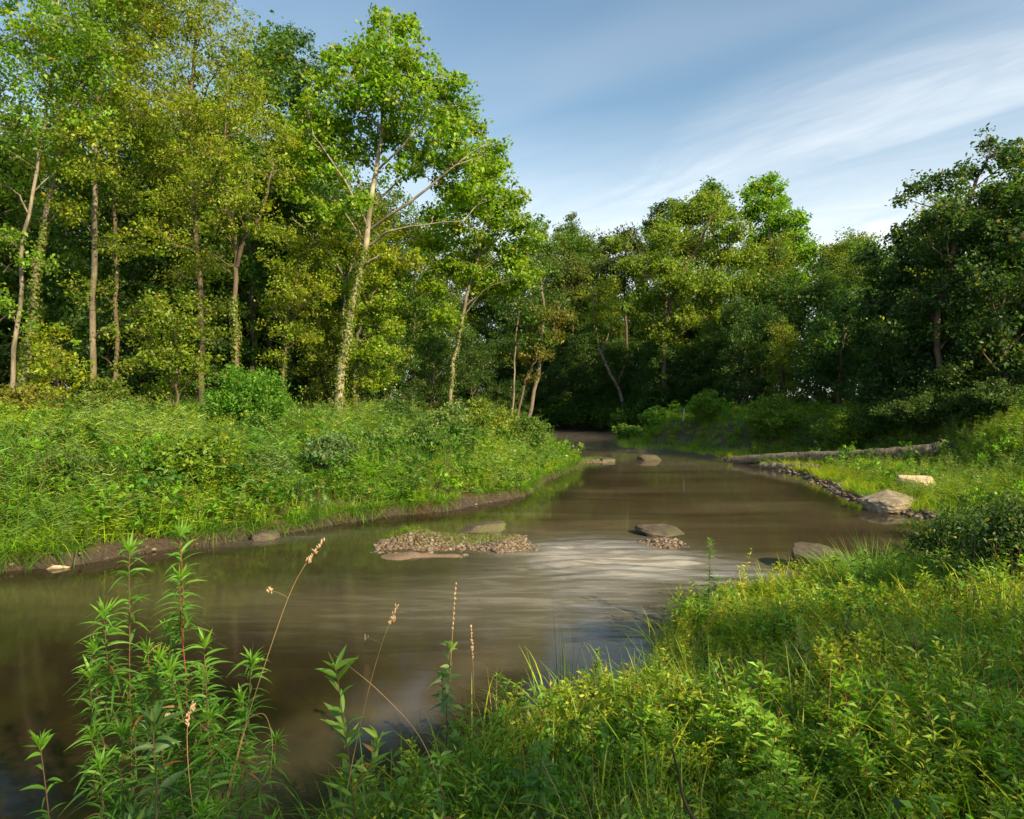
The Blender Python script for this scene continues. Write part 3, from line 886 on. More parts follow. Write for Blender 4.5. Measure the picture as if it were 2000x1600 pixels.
P, s = field(42000, -2.2, 11, 1.1, 11.2, 2, r, 0.06, 1e9, 0.75)
m1 = n2(P[:, 0], P[:, 1], 0.9, 3, 13.2)
k = r.random(len(P)) < 0.25 + 0.65 * ss(m1, 0.35, 0.6)
P, m1 = P[k], m1[k]
sun_patch = ss(P[:, 1], 3.5, 6.5) * ss(-P[:, 0], -5.2, -3.0)  # same painted sunlight for the weeds
tn = np.stack([0.85 + m1 * 0.4 + sun_patch * 0.5, 0.8 + m1 * 0.3 + sun_patch * 0.2, np.ones(len(P))], 1)
m3 = n2(P[:, 0], P[:, 1], 0.8, 2, 51)
sel = np.clip(((m3 - 0.3) * 12 + r.normal(0, 0.8, len(P))).astype(int), 0, 4)
tn = tn * 1.2; moundn = 0.55 + 0.75 * ss(n2(P[:, 0], P[:, 1], 1.6, 2, 41), 0.3, 0.7)
b = MB(); scatter(b, nh, P, moundn * (0.5 + 1.1 * r.random(len(P)) ** 2), r, tn, sel)
tag(b.build('ground_weeds', M_NEAR), 'low weeds with narrow leaves carpeting the near bank', 'weeds', kind='stuff')


P, s = field(10500, -2.2, 11, 1.1, 11.2, 2, r, 0.05, 1e9, 0.6)
m1 = n2(P[:, 0], P[:, 1], 0.9, 2, 61)
P = P[(r.random(len(P)) < ss(m1, 0.42, 0.62) * 0.9 + 0.06)]
la = [proto_tuft(9, 0.62, 0.008, 0.03, 1.0, (0.12, 0.26, 0.03), r, 7, 0.5), proto_tuft(8, 0.5, 0.009, 0.03, 0.9, (0.16, 0.30, 0.025), r, 7, 0.5), proto_tuft(3, 0.6, 0.0035, 0.03, 0.3, DRY, r, 4, 0.5), proto_herb(0.4, 16, 0.12, 0.035, GG, STR, r, 1, segs=4, rs=0.003)]
b = MB(); scatter(b, la, P, 0.6 + 0.5 * r.random(len(P)), r, None, np.where(r.random(len(P)) < 0.08, 2, np.where(r.random(len(P)) < 0.2, 3, r.integers(0, 2, len(P)))))
tag(b.build('long_grass', M_NEAR), 'long arching blades and dead stems standing out of the near bank', 'grass', kind='stuff')


nm = [proto_mound(0.30, 0.34, 90, 0.05, (0.11, 0.24, 0.012), r, 0.5), proto_mound(0.24, 0.3, 90, 0.035, (0.16, 0.27, 0.012), r, 0.6), proto_mound(0.42, 0.3, 90, 0.06, (0.08, 0.19, 0.02), r, 0.4)]
P, s = field(1500, -2.2, 11, 1.1, 11.2, 2, r, 0.15, 1e9, 0.5)
P = P[n2(P[:, 0], P[:, 1], 0.9, 2, 97) > 0.5]
b = MB(); scatter(b, nm, P, 0.5 + 0.6 * r.random(len(P)), r)
tag(b.build('broadleaf_weeds', M_NEAR), 'patches of small broad leaved weeds on the near bank', 'weeds', kind='stuff')


# grass tufts on the bars
def bar_tufts(name, zf, cx, cy, rad, n, sc, label, seed, col=GY):
    r = np.random.default_rng(seed)
    P = np.stack([cx + r.normal(0, rad, n), cy + r.normal(0, rad * 0.5, n)], 1); z = zf(P[:, 0], P[:, 1]); k = z > 0.0
    P = np.concatenate([P[k], z[k][:, None]], 1)
    b = MB(); pr_ = [proto_tuft(8, 0.2, 0.008, 0.03, 0.5, col, r), proto_herb(0.15, 10, 0.06, 0.02, GG, ST, r, 1, segs=1)]
    scatter(b, pr_, P, np.full(len(P), sc), r)
    return tag(b.build(name, M_GRASS), label, 'grass', kind='stuff')


c = pz(905, 1058); bar_tufts('bar_grass', bar_z, c[0], c[1], 0.65, 1500, 0.6, 'sparse green sprouts on the wide gravel bar', 1)
c = pz(785, 1055); bar_tufts('bar_grass', bar_z, c[0], c[1], 0.2, 90, 1.0, 'small green tufts at the left end of the wide gravel bar', 2)
c = pz(1290, 1050); bar_tufts('bar_grass', bar2_z, c[0], c[1], 0.25, 90, 0.55, 'sparse sprouts around the flat rock on the small islet', 3)
c = pz(1160, 902); bar_tufts('bar_grass', bar3_z, c[0], c[1], 0.45, 70, 1.6, 'grass tuft on the far mud islet', 4, GP)

# ------------------------------------------------------------------ trees
def lobe_points(c, rad, n, r, shell=0.5):
    v = unit(r.normal(0, 1, (n, 3))) * (r.random((n, 1)) ** shell) * (1 + 0.35 * np.abs(r.normal(0, 1, (n, 1))) * (r.random((n, 1)) < 0.3))
    v[:, 2] = np.where(v[:, 2] < -0.35, v[:, 2] * 0.6, v[:, 2])
    return np.asarray(c) + v * np.asarray(rad)


KM, NM, LM_ = 3.4, 0.72, 1.05


def make_tree(name, label, base, trunk, r0, r1, lobes, leaf=0.14, col=GG, k=7.0, nleaf=48, cr=0.5, bark=None, limbs=(), auto=True, group=None, cat='tree', seed=1,
              ivy=0, ivy_top=0.5, twig=True, sides=8, extra=None, leafmat=None, limb_r=0.018, wob=0.04, up=0.8, flat=0.6, droop_lobe=0.0):
    """trunk: points; lobes: (centre, radius) ; everything in world coordinates, re-based on the foot of the tree"""
    r = np.random.default_rng(seed)
    k *= KM; nleaf = int(nleaf * NM); leaf *= LM_; cr *= 1.0; flat = max(flat, 0.8)
    base = np.asarray(base, float)
    root = empty(name, base, label, cat, group)
    tb = MB()
    T = smoothline(trunk, 22, wob, r)
    rad = np.linspace(1, 0, 22) ** 0.85 * (r0 - r1) + r1
    rad[0] *= 1.35; rad[1] *= 1.1
    V, F = tube(T, rad, sides); tb.add(V, F, (0.2, 0.15, 0.1))
    samples = [T[4:]]
    for pts, ra, rb in limbs:
        ln = smoothline(pts, 12, wob * 0.6, r); V, F = tube(ln, np.linspace(ra, rb, 12), 6); tb.add(V, F, (0.2, 0.15, 0.1)); samples.append(ln[3:])
    lob = []
    for c, ra in lobes:
        c = np.asarray(c, float); ra = np.broadcast_to(np.asarray(ra, float), (3,)); lob.append((c, ra))
        if auto:
            hd = np.linalg.norm(T[:, :2] - c[:2], axis=1)
            tgt = c[2] - 0.75 * hd.min() - 0.3
            i = int(np.clip(np.argmin(np.abs(T[:, 2] - tgt)), 3, 20))
            a = T[i]
            if len(limbs):
                sa = np.concatenate(samples); dq = np.linalg.norm(sa - c, axis=1) + 1.2 * np.maximum(sa[:, 2] - c[2] + 0.5, 0)
                a = sa[np.argmin(dq)]; i = 20 if dq.min() < 4 else i
            mid = (a + c) / 2 + np.array([0, 0, 0.08 * np.linalg.norm(c - a)]) + r.normal(0, 0.1, 3)
            ln = smoothline([a, mid, c], 8, wob * 0.5, r)
            rr = min(rad[i] * 0.6, limb_r + 0.007 * np.linalg.norm(c - a))
            V, F = tube(ln, np.linspace(rr, 0.012, 8), 5); tb.add(V, F, (0.2, 0.15, 0.1)); samples.append(ln[2:])
    samples = np.concatenate(samples)
    cb = MB(); allc = []
    for c, ra in lob:
        n = max(3, int(k * (ra[0] * ra[2])))
        allc.append(lobe_points(c, ra, n, r))
    allc = np.concatenate(allc)
    foliage(cb, allc, cr * r.uniform(0.4, 1.5, len(allc)), nleaf, leaf, col, r, flat=flat, up=up)
    if twig:
        for q in allc:
            dd = (np.linalg.norm(samples - q, axis=1) + np.maximum(samples[:, 2] - q[2], 0) * 1.5) * r.uniform(0.55, 1.0, len(samples))
            a = samples[np.argmin(dd)]
            ln = np.array([a, (a + q) / 2 + [0, 0, 0.05], q])
            V, F = tube(ln, [0.011, 0.007, 0.003], 3); tb.add(V, F, (0.2, 0.15, 0.1))
    tb.build('trunk', bark or M_BARK, root, base, smooth=True)
    cb.build('crown', leafmat or M_LEAF, root, base)
    if ivy:
        ib = MB(); m_ = ivy
        t = r.random(m_) ** 1.1 * ivy_top; j = t * 21; i = j.astype(int); f = (j - i)[:, None]
        c = T[i] * (1 - f) + T[np.minimum(i + 1, 21)] * f
        a = r.uniform(0, 6.28, m_); rr = rad[i] * 1.1 + np.abs(r.normal(0, 0.09, m_)) * (1.3 - t / max(ivy_top, 1e-3))
        c = c + np.stack([np.cos(a) * rr, np.sin(a) * rr, r.normal(0, 0.1, m_)], 1)
        N = unit(np.stack([np.cos(a), np.sin(a), np.full(m_, 0.5)], 1) + r.normal(0, 0.4, (m_, 3)))
        L = 0.12 * r.uniform(0.6, 1.3, m_)
        V, F = leaf_cards(c, L, L * 0.8, N, r); ib.add(V, F, vary((0.13, 0.18, 0.025), m_, r))
        ib.build('ivy', M_LEAF, root, base)
    if extra:
        extra(root, base, r)
    return root


def lobes_px(spec, d, r, depth=0.8, squash=0.8):
    """(px, py, radius px[, depth offset m]) lists become world lobes around depth d"""
    out = []
    for q in spec:
        px, py, rp = q[:3]
        R_ = rp / FPX * d
        dd = q[3] if len(q) > 3 else r.normal(0, 1) * depth * R_
        out.append((pd(px, py, d + dd), (R_, R_, R_ * squash)))
    return out


def tree_px(name, label, d, trunk, lobes, r0=0.2, r1=0.04, seed=1, limbs=(), depth=0.8, **kw):
    """tree described by what the photograph shows, standing at depth d; its trunk's foot goes down to the ground"""
    r = np.random.default_rng(seed + 500)
    if name != 'sycamore_tree': r0 *= 0.72
    T = [pd(px, py, d) for px, py in trunk]
    g = gz(T[0][0], T[0][1])
    T[0] = np.array([T[0][0], T[0][1], g - 0.15])
    base = np.array([T[0][0], T[0][1], g])
    L = lobes_px(lobes, d, r, depth)
    LM = [([pd(px, py, d + dd) for px, py, dd in pts], a, b_) for pts, a, b_ in limbs]
    return make_tree(name, label, base, T, r0, r1, L, limbs=LM, seed=seed, **kw)


# --- the tall sycamore leaning over the left meadow
syc = [(752, 42, 34), (795, 62, 34), (735, 98, 45), (790, 125, 50), (838, 155, 38), (898, 163, 26), (905, 205, 24), (700, 122, 40), (655, 118, 30), (680, 180, 50), (742, 190, 60), (812, 212, 58), (868, 235, 45),
       (898, 270, 38), (640, 235, 42), (600, 215, 34), (618, 290, 42), (680, 262, 50), (760, 270, 55), (830, 295, 50), (888, 320, 42), (930, 315, 28), (972, 290, 24), (965, 335, 26), (652, 335, 38),
       (878, 365, 34), (915, 385, 34), (580, 262, 34), (600, 330, 34), (870, 195, 30), (800, 330, 32), (745, 145, 40), (690, 300, 36), (590, 380, 34), (960, 390, 34)]
tree_px('sycamore_tree', 'tall sycamore with leaning pale trunk and open crown rising above the left meadow', 32,
        [(655, 800), (670, 700), (688, 605), (708, 510), (720, 440), (728, 380), (742, 300), (748, 220), (753, 140), (760, 60)], [(a_x, b_x, c_x * 1.1) for a_x, b_x, c_x in syc] + [(640, 420, 36), (700, 400, 30), (880, 240, 40), (930, 250, 26), (620, 160, 30), (850, 420, 30)], 0.21, 0.035, 5, k=9.5, leaf=0.19, nleaf=40, cr=0.44, limb_r=0.01, col=(0.14, 0.25, 0.010), bark=M_SYC,
        limbs=[([(722, 450, 0), (770, 415, -.8), (830, 372, -1.4), (880, 330, -1.8), (925, 310, -2)], 0.085, 0.025), ([(719, 450, 0), (695, 395, -.6), (655, 325, -1.1), (612, 265, -1.5)], 0.075, 0.025),
               ([(713, 490, 0), (690, 440, .6), (650, 385, 1)], 0.07, 0.02), ([(722, 480, 0), (765, 452, -.8), (830, 438, -1.2), (905, 432, -1.4)], 0.07, 0.015),
               ([(731, 400, 0), (760, 370, 1), (800, 335, 2), (850, 300, 2.4)], 0.07, 0.02), ([(741, 330, 0), (772, 300, -.7), (800, 270, -1), (830, 215, -1)], 0.06, 0.02),
               ([(729, 410, 0), (700, 350, 1), (680, 290, 1.5), (660, 230, 1.8)], 0.06, 0.02), ([(745, 260, 0), (715, 210, -.8), (690, 150, -1.2)], 0.07, 0.02), ([(706, 520, 0), (725, 508, -.4), (742, 500, -.6)], 0.07, 0.045),
               ([(880, 330, -1.8), (935, 290, -2), (975, 280, -2)], 0.04, 0.015)],
        ivy=2600, ivy_top=0.38)

OL = (0.175, 0.235, 0.012)
OL2 = (0.13, 0.19, 0.012)
BR = (0.12, 0.23, 0.012)
DK = (0.035, 0.08, 0.018)
# --- left wood, from the left
tree_px('woodland_tree', 'leftmost edge tree with slender pale leaning trunk', 25, [(20, 790), (28, 680), (42, 560), (50, 460), (70, 330), (95, 200), (110, 60), (120, -60)],
        [(30, 250, 70), (90, 150, 80), (150, 230, 70), (40, 80, 80), (130, 40, 80), (20, -30, 80), (90, -80, 90), (190, -20, 70), (-40, 180, 80), (170, 120, 60), (0, 360, 50), (120, 330, 45), (0, 460, 42), (75, 510, 32), (5, 590, 36), (60, 640, 24)], 0.12, 0.03, 11, k=8, leaf=0.13, col=BR, bark=M_PALE, cr=0.45)
tree_px('woodland_tree', 'ivy wrapped edge tree beside the slender leftmost trunk', 26.5, [(45, 790), (55, 700), (65, 600), (80, 480), (100, 380), (130, 260), (170, 130), (200, 40)],
        [(200, 90, 60), (150, 160, 60), (240, 170, 55), (220, 30, 70), (120, 80, 70), (260, 90, 55), (180, -40, 70), (150, 260, 55), (210, 260, 50), (90, 320, 45), (180, 340, 50), (130, 410, 40)], 0.2, 0.04, 12, k=7, leaf=0.12, col=OL, bark=M_BARKG,
        limbs=[([(165, 140, 0), (185, 110, -.5), (210, 80, -.8)], .05, .02)], ivy=1800, ivy_top=0.50)
tree_px('woodland_tree', 'straight grey trunked tree in the dark gap of the left wood', 29, [(178, 790), (180, 640), (182, 500), (185, 360), (190, 200), (200, 40), (205, -80)],
        [(190, 200, 80), (250, 130, 80), (140, 100, 80), (220, 20, 90), (160, -40, 90), (290, 10, 70), (280, 230, 60), (200, 330, 50), (150, 420, 42), (215, 480, 38), (150, 570, 34), (205, 650, 26)], 0.19, 0.06, 13, k=7, leaf=0.12, col=OL2, bark=M_BARKG)
tree_px('woodland_tree', 'thin spotted trunk right of the straight grey trunk', 30.5, [(224, 800), (226, 680), (228, 560), (224, 430), (232, 300), (240, 150), (250, 20)],
        [(250, 250, 70), (300, 180, 70), (240, 120, 80), (290, 60, 80), (330, -10, 80), (240, -60, 80), (310, 290, 55), (230, 380, 45), (262, 480, 40), (205, 560, 30), (265, 610, 34)], 0.14, 0.04, 14, k=7, leaf=0.12, col=OL2, bark=M_BARK, ivy=260, ivy_top=0.5)
tree_px('woodland_tree', 'tall airy crowned tree at the sky edge left of the sycamore', 33, [(395, 800), (392, 640), (385, 480), (372, 320), (372, 180), (385, 60), (400, -20)],
        [(380, 60, 70), (440, 110, 60), (330, 110, 70), (300, 20, 80), (390, -30, 80), (470, 160, 50), (350, 210, 70), (440, 220, 60), (490, 200, 40), (505, 240, 34), (410, 300, 60), (330, 330, 60), (470, 60, 40), (430, 20, 40), (350, 430, 46), (430, 500, 38), (345, 540, 38), (415, 600, 34)], 0.2, 0.05, 15, k=5.5, leaf=0.12, col=(0.17, 0.22, 0.025), bark=M_BARK, depth=1.0)
tree_px('woodland_tree', 'brown twisted trunk tree with small yellow green leaves left of the sycamore', 28, [(462, 800), (463, 700), (458, 600), (462, 520), (456, 455), (448, 400), (430, 320), (440, 240)],
        [(400, 250, 60), (460, 220, 60), (520, 260, 60), (350, 300, 50), (440, 310, 70), (540, 330, 45), (380, 370, 60), (480, 380, 60), (330, 400, 45), (430, 440, 45), (520, 440, 45), (340, 480, 42), (560, 270, 35), (300, 450, 40), (500, 180, 40), (360, 215, 40), (390, 520, 40)], 0.16, 0.04, 16, k=9, leaf=0.11, col=OL, bark=M_BARK, cr=0.42,
        limbs=[([(463, 520, 0), (478, 458, -.4), (500, 440, -.6), (512, 410, -.8), (520, 380, -1), (535, 320, -1)], .09, .03), ([(455, 440, 0), (420, 360, -.5), (370, 358, -1)], .05, .03)], ivy=900, ivy_top=0.32)
tree_px('woodland_tree', 'small olive leaved tree between the twisted trunk and the sycamore', 33, [(553, 800), (556, 700), (562, 620), (575, 560), (590, 520)],
        [(560, 560, 45), (600, 530, 45), (530, 600, 40), (590, 600, 45), (560, 650, 40), (620, 570, 40), (540, 520, 40), (600, 480, 45), (550, 460, 45), (640, 500, 40), (610, 660, 34), (540, 700, 28), (650, 440, 40)], 0.10, 0.03, 17, k=8, leaf=0.11, col=OL, bark=M_BARK, cr=0.4, ivy=500, ivy_top=0.5)
tree_px('sycamore_tree', 'dark green sycamore top standing behind and left of the tall leaning sycamore', 42, [(640, 800), (630, 600), (610, 420), (595, 300), (580, 180), (570, 80)],
        [(550, 75, 30), (590, 85, 30), (560, 120, 40), (600, 140, 40), (530, 150, 35), (575, 190, 45), (520, 110, 26), (545, 240, 40), (610, 230, 45), (570, 300, 45), (620, 320, 45), (520, 70, 16), (640, 400, 50), (560, 380, 50), (660, 110, 24), (650, 160, 26)], 0.28, 0.05, 18, k=9, leaf=0.19, col=(0.04, 0.10, 0.02), bark=M_SYC, nleaf=40)
tree_px('woodland_tree', 'pale forked sapling with long bare branches just left of the sycamore trunk', 33.5, [(672, 800), (668, 700), (672, 620), (676, 560), (690, 505)],
        [(700, 480, 36), (650, 470, 36), (640, 540, 30), (760, 500, 40), (800, 510, 34), (770, 450, 36), (800, 460, 30), (730, 540, 34)], 0.09, 0.03, 19, k=9, leaf=0.13, col=(0.22, 0.27, 0.012), bark=M_PALE, cr=0.4,
        limbs=[([(678, 550, 0), (640, 490, -.6), (600, 452, -.9), (570, 424, -1.2)], .055, .02), ([(680, 560, 0), (650, 520, .4), (600, 500, .6)], .03, .015), ([(686, 520, 0), (705, 470, 0), (690, 420, -.4)], .04, .02)])
tree_px('leafy_tree', 'dense bushy vine hung tree just right of the sycamore trunk', 33.5, [(697, 810), (694, 740), (700, 660), (720, 600), (735, 560)],
        [(730, 600, 40), (760, 640, 36), (700, 620, 34), (740, 680, 38), (720, 560, 36), (760, 580, 30), (710, 690, 34), (745, 730, 34), (720, 745, 30), (770, 690, 22), (690, 560, 30)], 0.13, 0.04, 20, k=14, leaf=0.13, col=(0.16, 0.25, 0.012), bark=M_BARK, cr=0.38, ivy=400, ivy_top=0.3)
tree_px('woodland_tree', 'bright green crowned tree with ivied leaning trunk right of the sycamore', 38, [(876, 800), (885, 720), (900, 640), (912, 570), (935, 500), (950, 420), (960, 350)],
        [(960, 340, 36), (1000, 390, 32), (920, 400, 45), (970, 420, 45), (1010, 440, 34), (880, 440, 45), (940, 470, 50), (1000, 500, 40), (880, 510, 45), (850, 560, 36), (930, 540, 45), (980, 560, 45), (850, 470, 34), (1040, 470, 26), (870, 620, 30), (1020, 540, 32), (935, 345, 30), (900, 300, 28), (950, 300, 26)], 0.17, 0.04, 21, k=11, leaf=0.19, col=(0.14, 0.24, 0.012), bark=M_PALE, cr=0.5, ivy=500, ivy_top=0.35)
tree_px('woodland_tree', 'green tree with narrow top against the sky right of the bright leaning tree', 44, [(1024, 810), (1055, 700), (1060, 600), (1050, 500), (1045, 440)],
        [(1045, 445, 22), (1065, 480, 28), (1035, 500, 30), (1070, 530, 34), (1030, 560, 36), (1080, 590, 36), (1040, 620, 36), (1010, 590, 30), (1060, 660, 30), (1020, 670, 26)], 0.2, 0.04, 22, k=7, leaf=0.16, col=(0.055, 0.12, 0.02), bark=M_BARKG)
tree_px('woodland_tree', 'small pointed treetop in the gap between left and centre woods', 84, [(1118, 820), (1116, 700), (1116, 560), (1116, 430)],
        [(1116, 425, 10), (1116, 450, 17), (1095, 465, 14), (1135, 470, 15), (1115, 490, 26), (1100, 520, 26), (1135, 520, 24), (1090, 450, 8), (1150, 500, 14), (1115, 560, 35)], 0.3, 0.06, 23, k=9, leaf=0.24, col=(0.08, 0.12, 0.04), bark=M_BARKG, cr=0.7)
tree_px('woodland_tree', 'rounded olive green tree beyond the bend behind the point of the left bank', 75, [(1125, 820), (1120, 700), (1118, 620), (1120, 560)],
        [(1110, 530, 40), (1150, 540, 36), (1080, 570, 36), (1130, 590, 42), (1165, 580, 30), (1100, 620, 36), (1150, 640, 34), (1175, 630, 26), (1070, 640, 28), (1120, 680, 30)], 0.22, 0.05, 24, k=11, leaf=0.2, col=(0.085, 0.125, 0.025), bark=M_BARK, cr=0.6)
tree_px('thin_tree', 'thin pale straight sapling against the shade right of the ivied leaning tree', 43, [(998, 815), (1004, 720), (1010, 640), (1018, 540), (1025, 460)],
        [(1025, 470, 26), (1010, 520, 24), (1035, 540, 22), (1000, 570, 22)], 0.09, 0.03, 25, k=7, leaf=0.15, col=(0.08, 0.14, 0.02), bark=M_PALE)
tree_px('thin_tree', 'crooked leaning tree with drooping yellowish leaves behind the point', 44, [(1005, 815), (1020, 765), (1038, 720), (1055, 680), (1080, 640), (1098, 590)],
        [(1050, 690, 26), (1080, 660, 26), (1030, 660, 24), (1095, 620, 24), (1060, 610, 26), (1015, 700, 20), (1045, 735, 16)], 0.13, 0.03, 26, k=7, leaf=0.16, col=(0.12, 0.13, 0.02), bark=M_BARK)
tree_px('leaning_tree', 'bare leaning trunk over the far end of the creek with a pale side branch', 60, [(1222, 800), (1212, 765), (1195, 735), (1180, 705), (1170, 680), (1160, 620), (1155, 560)],
        [(1160, 620, 24), (1190, 600, 26), (1150, 580, 26), (1185, 560, 28), (1200, 640, 22), (1165, 660, 18), (1215, 590, 24)], 0.24, 0.05, 27, k=5, leaf=0.18, col=OL, bark=M_PALE, cr=0.6,
        limbs=[([(1206, 755, 0), (1212, 735, 0), (1220, 712, 0)], .06, .02), ([(1176, 690, 0), (1190, 650, 0), (1210, 620, 0)], .08, .03)])
tree_px('woodland_tree', 'dark tree with ragged top at the left side of the centre wood', 66, [(1225, 820), (1225, 700), (1220, 560), (1222, 470)],
        [(1225, 460, 20), (1200, 480, 22), (1245, 480, 22), (1190, 520, 24), (1225, 520, 30), (1250, 530, 26), (1205, 560, 26), (1180, 470, 10)], 0.25, 0.06, 28, k=9, leaf=0.24, col=(0.06, 0.09, 0.03), bark=M_BARK, cr=0.6)
tree_px('broad_tree', 'broad olive grey tree, widest crown of the centre wood', 54, [(1300, 815), (1298, 720), (1302, 620), (1330, 540), (1370, 470), (1390, 420)],
        [(1340, 420, 40), (1390, 420, 42), (1430, 450, 38), (1300, 460, 40), (1350, 480, 46), (1410, 500, 44), (1460, 500, 34), (1290, 520, 38), (1330, 550, 42), (1390, 560, 42), (1450, 560, 38), (1480, 540, 28), (1280, 590, 34), (1340, 620, 36), (1400, 620, 34), (1440, 610, 32), (1300, 650, 30), (1255, 560, 22), (1490, 590, 26), (1270, 640, 26), (1380, 395, 30), (1320, 690, 34), (1380, 680, 36), (1440, 670, 34), (1490, 640, 30), (1230, 520, 28), (1240, 600, 30), (1210, 480, 20), (1500, 560, 30)], 0.35, 0.05, 29, k=11, leaf=0.2, col=(0.13, 0.20, 0.022), bark=M_BARK, cr=0.6)
tree_px('woodland_tree', 'dark blue green treetop behind the left of the broad olive tree', 70, [(1300, 820), (1300, 600), (1298, 430)],
        [(1290, 415, 20), (1320, 405, 20), (1300, 440, 26), (1275, 440, 18), (1330, 430, 22), (1280, 480, 24)], 0.3, 0.06, 30, k=9, leaf=0.24, col=(0.035, 0.07, 0.03), bark=M_BARK, cr=0.6)
tree_px('woodland_tree', 'small bright green round treetop behind the broad olive tree', 66, [(1390, 820), (1388, 600), (1388, 400)],
        [(1388, 370, 18), (1370, 385, 16), (1405, 388, 18), (1385, 400, 26), (1420, 410, 16)], 0.3, 0.06, 31, k=10, leaf=0.24, col=(0.06, 0.14, 0.02), bark=M_SYC, cr=0.6)
tree_px('sycamore_tree', 'bright green sycamore with stepped crown right of the broad olive tree', 58, [(1530, 820), (1525, 700), (1520, 600), (1510, 500), (1500, 400), (1495, 350)],
        [(1497, 350, 16), (1480, 370, 20), (1515, 372, 18), (1455, 378, 14), (1490, 400, 28), (1530, 400, 18), (1470, 420, 22), (1520, 430, 30), (1555, 430, 20), (1500, 460, 30), (1545, 465, 28), (1530, 500, 32), (1565, 510, 20), (1500, 520, 28), (1550, 545, 28), (1510, 580, 28), (1545, 600, 26), (1560, 610, 16), (1530, 640, 22), (1500, 640, 20), (1580, 490, 14)], 0.3, 0.05, 32, k=11, leaf=0.24, col=(0.12, 0.24, 0.012), bark=M_SYC, cr=0.6)
tree_px('woodland_tree', 'hazy olive rounded tree between the bright sycamore and the dark right grove', 68, [(1640, 820), (1640, 700), (1640, 560), (1638, 500)],
        [(1625, 500, 26), (1660, 520, 24), (1600, 530, 24), (1640, 550, 30), (1680, 555, 20), (1610, 580, 28), (1665, 590, 26), (1580, 570, 20), (1700, 545, 10)], 0.3, 0.06, 33, k=9, leaf=0.24, col=(0.10, 0.12, 0.035), bark=M_BARKG, cr=0.7)
# --- right grove, its shade painted into dark leaf colours
tree_px('woodland_tree', 'dark rounded tree at the left end of the shaded right grove', 36, [(1640, 800), (1640, 740), (1645, 680), (1650, 640)],
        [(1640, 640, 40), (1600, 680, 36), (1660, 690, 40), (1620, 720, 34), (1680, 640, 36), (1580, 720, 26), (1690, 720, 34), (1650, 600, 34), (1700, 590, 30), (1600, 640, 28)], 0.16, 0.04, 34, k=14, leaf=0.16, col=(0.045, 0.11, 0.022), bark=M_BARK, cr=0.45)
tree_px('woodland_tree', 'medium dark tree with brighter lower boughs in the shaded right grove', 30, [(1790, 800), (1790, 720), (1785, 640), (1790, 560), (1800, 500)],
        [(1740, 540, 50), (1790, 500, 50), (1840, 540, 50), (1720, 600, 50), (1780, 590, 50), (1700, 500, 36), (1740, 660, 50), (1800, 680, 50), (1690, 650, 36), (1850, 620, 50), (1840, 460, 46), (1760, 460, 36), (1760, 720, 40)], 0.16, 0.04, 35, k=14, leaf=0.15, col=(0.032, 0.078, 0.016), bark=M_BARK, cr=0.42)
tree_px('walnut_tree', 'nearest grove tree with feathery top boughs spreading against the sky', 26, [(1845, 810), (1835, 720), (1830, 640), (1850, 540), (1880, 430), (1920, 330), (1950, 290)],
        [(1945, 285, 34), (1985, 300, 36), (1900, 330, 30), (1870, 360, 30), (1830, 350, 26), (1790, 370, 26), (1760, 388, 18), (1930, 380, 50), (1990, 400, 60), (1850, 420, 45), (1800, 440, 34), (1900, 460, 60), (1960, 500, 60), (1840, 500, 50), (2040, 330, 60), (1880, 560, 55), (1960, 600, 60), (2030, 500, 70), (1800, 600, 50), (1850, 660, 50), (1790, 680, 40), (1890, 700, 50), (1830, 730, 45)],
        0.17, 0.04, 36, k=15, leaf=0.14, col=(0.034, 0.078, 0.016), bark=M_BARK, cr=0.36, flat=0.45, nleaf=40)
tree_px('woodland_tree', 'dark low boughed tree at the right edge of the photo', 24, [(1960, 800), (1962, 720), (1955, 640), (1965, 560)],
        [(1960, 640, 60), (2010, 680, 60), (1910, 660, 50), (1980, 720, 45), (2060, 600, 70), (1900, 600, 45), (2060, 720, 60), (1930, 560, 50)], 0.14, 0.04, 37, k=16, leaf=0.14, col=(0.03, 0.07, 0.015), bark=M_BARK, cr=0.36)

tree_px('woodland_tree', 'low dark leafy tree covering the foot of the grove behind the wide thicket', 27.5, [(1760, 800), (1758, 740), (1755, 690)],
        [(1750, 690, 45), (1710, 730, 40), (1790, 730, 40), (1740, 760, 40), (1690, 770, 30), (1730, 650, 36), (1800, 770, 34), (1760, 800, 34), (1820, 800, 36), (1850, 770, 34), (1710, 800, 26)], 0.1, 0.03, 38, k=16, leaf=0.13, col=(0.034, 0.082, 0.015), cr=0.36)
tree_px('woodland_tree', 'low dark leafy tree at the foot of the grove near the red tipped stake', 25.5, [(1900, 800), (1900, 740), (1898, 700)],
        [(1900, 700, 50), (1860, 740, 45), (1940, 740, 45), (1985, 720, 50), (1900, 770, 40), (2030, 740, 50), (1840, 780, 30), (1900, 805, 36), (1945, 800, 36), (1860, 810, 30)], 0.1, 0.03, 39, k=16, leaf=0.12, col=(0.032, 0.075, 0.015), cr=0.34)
tree_px('understory_tree', 'sunlit small leafy tree in front of the two leftmost trunks', 25.5, [(110, 800), (112, 740), (108, 690)],
        [(110, 680, 40), (80, 720, 40), (140, 720, 38), (60, 760, 36), (120, 760, 40), (160, 750, 30), (100, 640, 28)], 0.07, 0.02, 40, k=9, leaf=0.12, col=OL, cr=0.36)
tree_px('understory_tree', 'sunlit small leafy tree between the spotted trunk and the twisted trunk', 27.5, [(345, 800), (343, 700), (340, 640)],
        [(340, 620, 42), (300, 660, 42), (385, 650, 42), (330, 700, 46), (280, 710, 36), (390, 710, 42), (350, 750, 44), (300, 755, 36), (370, 590, 34), (310, 590, 30)], 0.07, 0.02, 41, k=10, leaf=0.12, col=OL2, cr=0.38)

